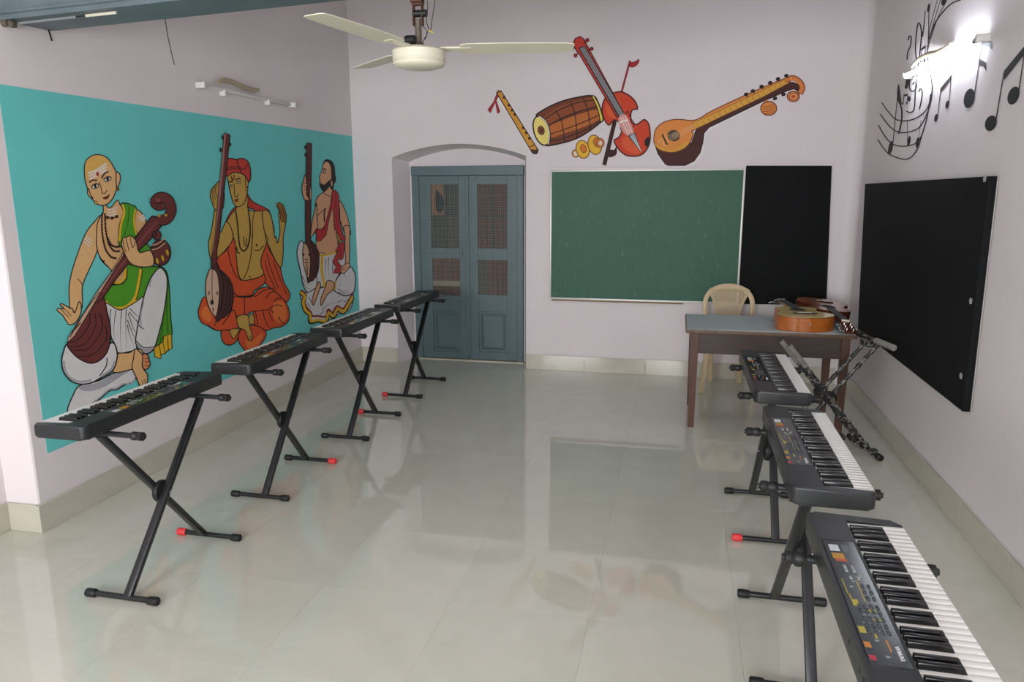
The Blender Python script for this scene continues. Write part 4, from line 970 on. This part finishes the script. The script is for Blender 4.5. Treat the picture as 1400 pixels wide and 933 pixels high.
for n_, (k, x, y, rz, sx, sy_, red) in enumerate(ROWS):
    kb = kb0 if n_ == len(ROWS)-1 else copy_tree(kb0)
    kb.location = (x, y, ZB); kb.rotation_euler = (0, 0, rz)
    side = 'left' if k[0] == 'L' else 'right'
    tag(kb, KLAB[k], 'keyboard', 'keyboards on X stands along the %s wall' % side)
    st = st0 if n_ == len(ROWS)-1 else copy_tree(st0)
    st.location = (sx, sy_, 0); st.rotation_euler = (0, 0, rz)
    tag(st, SLAB[k], 'stand', 'keyboard X stands along the %s wall' % side)
    if red:
        for f in st.children:
            for c in f.children:
                if c.name.startswith('rubber_cap') and c.location.x*red[0] > 0 and c.location.y*red[1] > 0:
                    c.data = c.data.copy(); c.data.materials[0] = M_red; c['label'] = 'red rubber cap on the foot bar'

# ---- the double-braced stand still wrapped in clear plastic
def wrap_mat():
    m = mat('wrapped_steel_painted_glints', '#1c1d1e', .22, spec=.7)
    nt = m.node_tree; bs = nt.nodes['Principled BSDF']
    tc = nt.nodes.new('ShaderNodeTexCoord'); mp = nt.nodes.new('ShaderNodeMapping'); mp.inputs['Scale'].default_value = (26, 26, 34); mp.inputs['Rotation'].default_value = (.5, .6, .3)
    n = nt.nodes.new('ShaderNodeTexNoise'); n.inputs['Scale'].default_value = 1.0; n.inputs['Detail'].default_value = 3; n.inputs['Distortion'].default_value = .8
    r = nt.nodes.new('ShaderNodeValToRGB'); e = r.color_ramp.elements
    e[0].position = .50; e[0].color = lin('#202122'); e[1].position = .62; e[1].color = lin('#7d7c79')  # pale streaks paint the plastic's reflections into the base colour
    nt.links.new(tc.outputs['Object'], mp.inputs[0]); nt.links.new(mp.outputs[0], n.inputs['Vector']); nt.links.new(n.outputs['Fac'], r.inputs[0]); nt.links.new(r.outputs[0], bs.inputs['Base Color'])
    bp = nt.nodes.new('ShaderNodeBump'); bp.inputs['Strength'].default_value = .5; bp.inputs['Distance'].default_value = .004
    nt.links.new(n.outputs['Fac'], bp.inputs['Height']); nt.links.new(bp.outputs[0], bs.inputs['Normal'])
    return m
M_wrap = wrap_mat(); M_foam = mat('foam_sleeve', '#94918b', .7, noise=.3, nscale=30, bump=.4, bscale=60)
ws = tag(empty('wrapped_stand', (.918, 4.731, 0), math.radians(13)), 'folding double-braced X stand wrapped in clear plastic before the brown table', 'stand')
HX, HZ = .275, .69
for s in (-1, 1):
    for yo in ((-.085, .050) if s < 0 else (-.055, .080)):
        p0, p1 = Vector((-s*HX, yo, .02)), Vector((s*HX, yo, HZ))
        b = MB(); N = 40; path = []; rr = []
        for i in range(N+1):
            path.append(p0.lerp(p1, i/N)); rr.append(.0125*(1+.16*math.sin(i*2.3+yo*50)+.1*random.uniform(-1, 1)))
        l = b.tube(path, rr, 10).build('leg', M_wrap, ws)
        if s < 0:
            MB().tube([p0.lerp(p1, .80), p0.lerp(p1, .81), p0.lerp(p1, .99), p0.lerp(p1, 1.0)], [.014, .0165, .016, .013], 12).build('foam_sleeve', M_foam, l)
for yo in (-.07, .07):
    MB().lathe([(.022, -.02), (.038, -.016), (.041, 0), (.038, .016), (.022, .02)], 24, Matrix.Translation((0, yo, .36)) @ Matrix.Rotation(PI/2, 4, 'X')).build('locking_disc', M_rubber, ws)
MB().tube([(0, -.12, .36), (0, .12, .36)], .012, 10).build('pivot_bolt', M_dirty, ws)
for s in (-1, 1):
    f = MB().tube([(s*HX, -.20, .022), (s*HX, .20, .022)], .013, 12).build('foot_bar', M_wrap, ws)
    for t in (-1, 1): MB().lathe([(.014, 0), (.021, .004), (.021, .04), (.015, .044)], 12, Matrix.Translation((s*HX, t*.165, .0213)) @ Matrix.Rotation(-t*PI/2, 4, 'X')).build('rubber_cap', M_rubber, f)
    for yy in (-.12, 0., .1):
        MB().box(s*HX-.025, s*HX+.02, yy-.02, yy+.02, .012, .05, .008, 2).build('clamp', M_wrap if yy else M_rubber, f)
g = MB().tube([(HX, -.20, HZ+.012), (HX, .20, HZ+.012)], .013, 12).build('support_bar', M_wrap, ws)
MB().tube([(HX, -.235, HZ+.012), (HX, -.23, HZ+.012), (HX, -.02, HZ+.012), (HX, -.015, HZ+.012)], [.014, .019, .019, .014], 12).build('foam_sleeve', M_foam, g)
MB().tube([(HX, .13, HZ+.012), (HX, .21, HZ+.012)], .019, 12).build('end_cap', M_rubber, g)
MB().box(HX-.05, HX+.02, -.02, .09, HZ-.03, HZ+.01, .008).build('bracket', M_wrap, ws)

# ================================================================== TABLE, CHAIR, GUITARS
M_wood = mat('dark_table_wood', '#42332c', .5, noise=.35, nscale=7, stretch=(1, 6, 6), bump=.08)
M_wood_leg = mat('worn_leg_wood', '#5c3a2b', .5, noise=.4, nscale=7, stretch=(6, 6, 1), bump=.08)
M_edge = mat('table_edge_wood', '#6d5541', .55, noise=.4, nscale=20)
M_lam = mat('blue_grey_laminate', '#b4bfc1', .42, spec=.5, noise=.06, nscale=3)
tx0, tx1, ty0, ty1, TZ = .070, 1.138, 5.005, 5.650, .690
t = tag(empty('table', ((tx0+tx1)/2, (ty0+ty1)/2, 0)), 'dark brown wooden table with a blue-grey laminate top', 'table')
hx, hy = (tx1-tx0)/2, (ty1-ty0)/2
MB().box(-hx, hx, -hy, hy, TZ-.028, TZ-.003, .004).build('tabletop', M_edge, t)
MB().box(-hx+.006, hx-.006, -hy+.006, hy-.006, TZ-.004, TZ, .0015, 1).build('laminate_sheet', M_lam, t)
lw = .052; ix, iy = hx-.035, hy-.02
for sx in (-1, 1):
    for s2 in (-1, 1):
        b = MB(); x, y = sx*(ix-lw/2), s2*(iy-lw/2); a0, a1 = lw/2*.78, lw/2
        lo = [(x-a0, y-a0, 0), (x+a0, y-a0, 0), (x+a0, y+a0, 0), (x-a0, y+a0, 0)]
        mi = [(x-a1, y-a1, .52), (x+a1, y-a1, .52), (x+a1, y+a1, .52), (x-a1, y+a1, .52)]
        hi = [(p[0], p[1], TZ-.028) for p in mi]
        for A, B in ((lo, mi), (mi, hi)):
            for i in range(4): b.poly([A[i], A[(i+1) % 4], B[(i+1) % 4], B[i]])
        b.poly(lo[::-1]); b.poly(hi); bmesh.ops.remove_doubles(b.bm, verts=b.bm.verts[:], dist=1e-5)
        b.build('leg', M_wood_leg, t, smooth=False)
za0, za1 = TZ-.168, TZ-.028
MB().box(-ix+lw, ix-lw, -iy+.006, -iy+.028, za0, za1, .002, 1).build('apron', M_wood, t)
MB().box(-ix+lw, ix-lw, iy-.028, iy-.006, za0, za1, .002, 1).build('apron', M_wood, t)
for s in (-1, 1): MB().box(*sorted((s*(ix-.006), s*(ix-.028))), -iy+lw, iy-lw, za0, za1, .002, 1).build('apron', M_wood, t)
# cross rail low down between the left legs
MB().box(-ix+.012, -ix+.034, -iy+lw, iy-lw, .10, .14, .002, 1).build('side_rail', M_wood_leg, t)

M_chair = mat('beige_plastic', '#cdb792', .42, noise=.06, nscale=4)
ch = tag(empty('plastic_chair', (.425, 6.13, 0)), 'beige moulded plastic chair with a lattice back behind the table', 'chair')
SZ = .40
b = MB()
pts = [(-.19, -.17), (-.15, -.20), (.15, -.20), (.19, -.17), (.175, .17), (.15, .19), (-.15, .19), (-.175, .17)]
b.prism(pts, SZ-.02, SZ)
for v in b.bm.verts:
    v.co.z -= .012*(1-(v.co.x/.2)**2)
b.build('seat', M_chair, ch)
for sx in (-1, 1):
    MB().bar((sx*.165, -.165, SZ-.015), (sx*.205, -.185, 0), .042, .026, (0, 1, 0), .006).build('leg', M_chair, ch)
    MB().bar((sx*.130, .160, SZ-.015), (sx*.115, .225, 0), .042, .026, (0, 1, 0), .006).build('leg', M_chair, ch)
def back_y(z): return .175+.065*((z-SZ)/.42)
# hoop of the back
hoop = []
for a in range(0, 25):
    th = PI*a/24; x = -.190*math.cos(th)*(1 if True else 1); z = .655+.165*math.sin(th)**.8
    hoop.append((x, back_y(z), z))
hoop = [(-.165, back_y(SZ), SZ-.02), (-.182, back_y(.52), .52)]+hoop+[(.182, back_y(.52), .52), (.165, back_y(SZ), SZ-.02)]
b = MB()
for i in range(len(hoop)-1): pass
ring = []
for i, p in enumerate(hoop):
    p = Vector(p); t_ = (Vector(hoop[min(i+1, len(hoop)-1)])-Vector(hoop[max(i-1, 0)])).normalized()
    nrm = Vector((0, 1, -.15)).normalized(); side = t_.cross(nrm).normalized()
    w = .019
    ring.append([b.bm.verts.new(p+side*a_*w+nrm*c_*.009) for a_, c_ in ((-1, -.6), (-.6, -1), (.6, -1), (1, -.6), (1, .6), (.6, 1), (-.6, 1), (-1, .6))])
for i in range(len(ring)-1):
    for k in range(8): b.bm.faces.new((ring[i][k], ring[i][(k+1) % 8], ring[i+1][(k+1) % 8], ring[i+1][k]))
b.bm.faces.new(ring[0]); b.bm.faces.new(ring[-1][::-1])
b.build('back_hoop', M_chair, ch)
# lattice splat between the hoop's crown and the seat
def splat_w(z):
    u = (z-SZ)/(.80-SZ); return .075+.015*u+.050*max(0, u-.45)**1.6*4
b = MB(); rows = 22
for i in range(rows+1):
    z = .44+(.785-.44)*i/rows; w = min(splat_w(z), .150)
    b.box(-w, w, back_y(z)-.004, back_y(z)+.004, z-.0036, z+.0036)
for i in range(-9, 10):
    x = i*.0155; zlo = .43
    zs = [.43+.36*k/30 for k in range(31) if abs(x) <= min(splat_w(.43+.36*k/30), .150)+.002]
    if len(zs) > 1:
        zA, zB = min(zs), max(zs)
        b.bar((x, back_y(zA), zA), (x, back_y(zB), zB), .0072, .008, (0, 1, 0), 0)
o = b.build('lattice_splat', M_chair, ch, smooth=False)
for s in (-1, 1):
    pth = [(s*(min(splat_w(z), .152)+.006), back_y(z), z) for z in [SZ-.01+.04*k for k in range(11)]]
    MB().tube(pth, .010, 8).build('splat_edge', M_chair, ch)
MB().tube([(-.15, back_y(.79), .785), (0, back_y(.80), .80), (.15, back_y(.79), .785)], .014, 8).build('splat_edge', M_chair, ch)

def guitar(name, label, loc, rz, S, depth, side, top, topmat_edge, head, dark):
    g = tag(empty(name, loc, rz), label, 'guitar')
    prof = [(0, 0), (.012, .075), (.04, .130), (.08, .170), (.13, .185), (.18, .176), (.23, .145), (.27, .122), (.30, .118), (.34, .126), (.38, .138), (.42, .134), (.455, .105), (.475, .055), (.48, 0)]
    sm = smooth_pts(prof, False, 4)
    outl = [(w*S, y*S) for y, w in sm]+[(-w*S, y*S) for y, w in sm[::-1][1:-1]]
    d = depth
    MB().prism(outl, 0.004, d-.004).build('body', side, g)
    sc = .985
    inn = [(x*sc, (y-.24*S)*sc+.24*S) for x, y in outl]
    MB().prism(inn, 0, .005).build('back_plate', side, g)
    tp = MB().prism(outl, d-.005, d-.001).build('binding', topmat_edge, g, smooth=False)
    t_ = MB().prism(inn, d-.001, d+.0015).build('soundboard', top, g, smooth=False)
    MB().lathe([(.048*S, d+.001), (.056*S, d+.0022)], 28, Matrix.Translation((0, .325*S, 0))).build('rosette', dark, t_)
    MB().lathe([(.045*S, d+.0022), (.040*S, d+.0028)], 28, Matrix.Translation((0, .325*S, 0))).build('sound_hole_shade', M_doordark, t_)  # dark disc on the top, coloured as the shade inside the opening
    MB().box(-.075*S, .075*S, .135*S, .16*S, d+.001, d+.009, .003).build('bridge', dark, t_)
    MB().box(-.045*S, .045*S, .150*S, .153*S, d+.009, d+.012).build('saddle', M_cream, t_, smooth=False)
    # neck
    y0, y1 = .47*S, .80*S
    n = MB().box(-.024*S, .024*S, y0-.05, y1, d-.022, d-.001, .006).build('neck', side, g)
    MB().box(-.027*S, .027*S, .38*S, y1, d, d+.006, .001, 1).build('fretboard', dark, n)
    b = MB()
    for k in range(1, 15):
        y = y1-(y1-.38*S)*(1-2**(-k/12))*1.75
        if y > .39*S: b.box(-.026*S, .026*S, y-.0008, y+.0008, d+.006, d+.0072)
    b.build('frets', M_chrome, n, smooth=False)
    MB().box(-.026*S, .026*S, y1, y1+.006, d-.004, d+.009, .001, 1).build('nut', M_cream, n)
    # headstock, tilted back
    T = Matrix.Translation((0, y1+.006, d-.004)) @ Matrix.Rotation(math.radians(-12), 4, 'X')
    hp = [(-.026*S, 0), (.026*S, 0), (.036*S, .035*S), (.038*S, .15*S), (.02*S, .168*S), (0, .162*S), (-.02*S, .168*S), (-.038*S, .15*S), (-.036*S, .035*S)]
    h = MB().prism(hp, -.014, .002, T).build('headstock', head, n, smooth=False)
    for s in (-1, 1):
        for k in range(3):
            yy = (.05+.042*k)*S
            b = MB().lathe([(.0045, -.002), (.0045, .010), (.003, .016)], 8, T @ Matrix.Translation((s*.02*S, yy, 0)))
            b.tube([T @ Vector((s*.03*S, yy, -.008)), T @ Vector((s*.052*S, yy, -.008))], .0025, 6)
            b.box(*sorted((s*.050*S, s*.064*S)), yy-.008, yy+.008, -.012, -.004, .003, 2, T)
            b.build('tuning_peg', M_chrome, h)
    b = MB()
    for k in range(6):
        x = (-.019+.0076*k)*S; b.tube([(x*1.4, .152*S, d+.012), (x, y1+.004, d+.0095)], .0005, 4)
    so = b.build('strings', M_chrome, g)
    MB().lathe([(.006, 0), (.004, .006), (.007, .012), (.004, .015)], 10, Matrix.Translation((0, .001, d*.55)) @ Matrix.Rotation(PI/2, 4, 'X')).build('strap_pin', M_chrome, g)
    return g
M_gside = mat('orange_guitar_wood', '#b3611f', .18, spec=.6, noise=.25, nscale=5, stretch=(2, 2, 9), coat=.4)
M_gtop = mat('pale_spruce', '#d9c184', .25, noise=.12, nscale=6, stretch=(14, 1, 1), coat=.3)
M_gside2 = mat('dark_mahogany', '#5a2a1c', .22, noise=.3, nscale=6, coat=.4)
M_gtop2 = mat('red_brown_top', '#7e4028', .22, noise=.35, nscale=3, col2='#a96a48', coat=.4)
M_ebony = mat('ebony', '#1d1815', .4)
M_gbind = mat('dark_binding', '#3a2414', .4)
guitar('acoustic_guitar', 'orange-sided acoustic guitar with a pale top lying at the table front edge', (.852, 5.03, TZ), .10, 1.0, .098, M_gside, M_gtop, M_gbind, M_ebony, M_ebony)
g2 = guitar('acoustic_guitar', 'dark red-brown guitar lying behind the pale-topped one, headstock towards the camera', (1.03, 5.89, TZ+.044), PI+.06, .97, .066, M_gside2, M_gtop2, M_gside2, M_gside2, M_ebony)

g2.rotation_euler = (-.05, -.10, PI+.06)

# ================================================================== CEILING FAN
FANP = at(573, 78.5, 1, 3.0)
fz = FANP.z
fan = tag(empty('ceiling_fan', (FANP.x, 3.0, fz)), 'cream three-blade ceiling fan on a rusty hanger under the beam', 'fan')
R_ = .104
MB().lathe([(.02, -.046), (.07, -.043), (R_-.006, -.034), (R_, -.026), (R_, -.021), (R_-.002, -.0205), (R_-.002, -.0195), (R_+.002, -.019), (R_+.002, -.0135), (R_, -.013), (R_, -.012), (R_+.002, -.0115), (R_+.003, .022), (R_-.006, .030), (.075, .036), (.03, .040), (.02, .042)], 48).build('motor_housing', M_cream, fan)
for ang, tw in ((15, -10), (135, -6), (256, 1)):
    b = MB(); th = math.radians(ang)
    T = Matrix.Rotation(th, 4, 'Z') @ Matrix.Translation((0, 0, .030)) @ Matrix.Rotation(math.radians(-1), 4, 'Y') @ Matrix.Rotation(math.radians(tw), 4, 'X')
    pr = [(.165, -.045), (.20, -.056), (.35, -.058), (.58, -.050), (.620, -.042), (.625, -.03), (.625, .03), (.620, .042), (.58, .050), (.35, .058), (.20, .056), (.165, .045)]
    b.prism(pr, -.0015, .0015, T); bl = b.build('blade', M_cream, fan, smooth=False)
    MB().box(.085, .21, -.020, .020, -.004, .004, .002, 1, T).build('blade_bracket', M_cream, bl)
    b = MB()
    for (x, y) in ((.18, -.012), (.18, .012), (.10, 0)): b.lathe([(.006, .003), (.005, .008)], 8, T @ Matrix.Translation((x, y, 0)))
    b.build('screw', M_rust, bl)
zc = bz(FANP.x)-fz     # underside of the beam, above the fan's origin
hang = MB().tube([(0, 0, .035), (0, 0, .145)], .0135, 12).build('down_rod', M_dirty, fan)
MB().lathe([(.022, .036), (.026, .044), (.022, .052), (.014, .060)], 16).build('lower_collar', M_dirty, fan)
MB().lathe([(.014, -.022), (.02, -.018), (.02, .018), (.014, .022)], 14, Matrix.Translation((-.028, -.02, .062)) @ Matrix.Rotation(PI/2, 4, 'Y')).build('capacitor', M_steel, fan)
MB().lathe([(.010, -.03), (.014, -.028), (.014, .028), (.010, .03)], 12, Matrix.Translation((.008, 0, .165)) @ Matrix.Rotation(PI/2, 4, 'Y')).build('rubber_roller', M_rubber, fan)
b = MB()
for s in (-1, 1): b.bar((s*.018, 0, .12), (s*.018, 0, .20), .006, .022, (0, 1, 0), .001)
b.box(-.022, .022, -.011, .011, .196, .204); b.build('shackle', M_rust, fan)
b = MB().box(-.026, .022, -.022, .022, .205, zc, .002, 1); b.build('hanger_clamp', M_rust, fan)
M_wire = mat('black_wire', '#1d1c1c', .5); M_yel = mat('yellow_tape', '#c3b04a', .6)
b = MB()
for pth in ([(.03, 0, zc), (.034, 0, .24), (.042, 0, .19), (.034, 0, .14), (.045, -.01, .10), (.02, -.01, .055)],
            [(.05, 0, zc), (.066, 0, .25), (.070, 0, .20), (.058, 0, .14), (.054, -.01, .095)],
            [(.018, -.01, .12), (.036, -.01, .10), (.036, -.01, .075), (.022, -.01, .06)]):
    P = [Vector(p) for p in pth]; sm = []
    for i in range(len(P)-1):
        for k in range(4):
            a0, a1, a2, a3 = P[max(i-1, 0)], P[i], P[i+1], P[min(i+2, len(P)-1)]; t_ = k/4
            sm.append(.5*((2*a1)+(a2-a0)*t_+(2*a0-5*a1+4*a2-a3)*t_*t_+(-a0+3*a1-3*a2+a3)*t_**3))
    sm.append(P[-1]); b.tube(sm, .0017, 6)
b.build('wire', M_wire, fan)
MB().tube([(.046, -.01, .098), (.066, -.012, .088)], .003, 6).build('tape_joint', M_yel, fan)

# ================================================================== TUBE LIGHTS AND THINGS NEAR THE CEILING
M_batten = mat('white_batten', '#d9d7d4', .5, noise=.05)
M_glow = emit('lit_tube', '#ecf4ff', TUBE_POWER)
M_bracket = mat('yellowed_plastic', '#b5a88b', .5, noise=.2, nscale=12)
def tube_light(name, label, loc, rz, L, lit, arm=True):
    """batten along local X, wall behind at local y = 0, room towards -y"""
    t = tag(empty(name, loc, rz), label, 'light')
    MB().box(-L/2, L/2, -.026, 0, -.008, .014, .003).build('batten', M_batten, t)
    for s in (-1, 1):
        e_ = MB().box(*sorted((s*(L/2-.015), s*(L/2+.012))), -.062, 0, -.016, .020, .004).build('end_holder', M_batten, t)
    for x in (-.28*L, .20*L):
        MB().box(x-.012, x+.012, -.040, 0, -.034, .004, .004).build('clip', M_batten, t)
    if lit:
        tb = MB().tube([(-L/2+.02, -.048, -.004), (L/2-.02, -.048, -.004)], .0135, 16).build('tube', M_glow, t)
        for s in (-1, 1): MB().tube([(s*(L/2-.05), -.048, -.004), (s*(L/2-.018), -.048, -.004)], .0142, 12).build('tube_cap', M_chrome, tb)
    if arm:   # old moulded wall bracket above the batten
        pth = [(-.36*L, -.050, .030), (-.34*L, -.045, .050), (-.28*L, -.035, .066), (-.18*L, -.030, .066), (-.06*L, -.030, .048), (.04*L, -.028, .046), (.10*L, -.02, .056)]
        MB().tube(pth, [.009, .012, .014, .015, .016, .015, .012], 10, flat=.8).build('old_bracket', M_bracket, t)
    return t
tube_light('tube_light', 'unlit white tube batten above the turquoise mural', (XL, 4.795, 2.238), PI/2, 1.12, False)
tube_light('tube_light', 'glowing white tube light over the painted staff on the right wall', (XR, 4.66, 2.288), -PI/2, 1.22, True)
# tubes of the room behind the camera
tube_light('tube_light', 'glowing white tube light on the right wall behind the camera', (XR, -.6, 2.28), -PI/2, 1.22, True, False)

# conduit, clamp and loose wire under the beam
cn = tag(empty('conduit', (XL, 3.0, bz(XL))), 'grey cable conduit with a pale end piece under the blue-grey beam', 'conduit')
def cb(px, py, dz=-.012):
    p = at(px, py, 1, 2.93); return p
pa, pb, pc, pd = [at(*q_, 1, 2.925)-cn.location for q_ in ((10, 27.5), (104, 21.5), (118, 24.5), (160, 27))]
for p in (pa, pb, pc, pd): p.z = bz(p.x+XL)-cn.location.z-.007
pa.x = .01
MB().tube([pa, pb], .006, 8).build('pipe', mat('grey_pvc', '#7d8585', .5), cn)
MB().tube([pb, pc], .0025, 6).build('wire', M_wire, cn)
MB().tube([pc, pd], .0065, 8).build('pale_sleeve', M_cream, cn)
cl = MB().tube([(.002, -.11, -.010), (.03, -.11, -.010)], .016, 12).build('clamp', M_dirty, cn)
MB().box(.028, .05, -.115, -.085, -.028, 0, .004).build('clamp_foot', M_dirty, cn)
wp = [at(226, 26, 1, 3.16), at(229, 48, 1, 3.16), at(234, 70, 1, 3.16), at(238.5, 89, 1, 3.16)]
hw = tag(empty('hanging_wire', wp[0]), 'thin loose wire dangling from the blue-grey beam', 'wire')
wp[0] = Vector((wp[0].x, 3.158, bz(wp[0].x)+.02))
MB().tube([p-hw.location for p in wp], .0022, 6).build('strand', M_wire, hw)
np_ = [at(67, 42, 1, 3.13), at(71, 56, 1, 3.13)]
nl = tag(empty('nail', np_[0]), 'short bent nail sticking down at the wall end of the beam', 'nail')
MB().tube([Vector((0, 0, .02)), Vector((0, 0, 0)), np_[1]-np_[0]], .004, 6).build('shank', M_steel, nl)
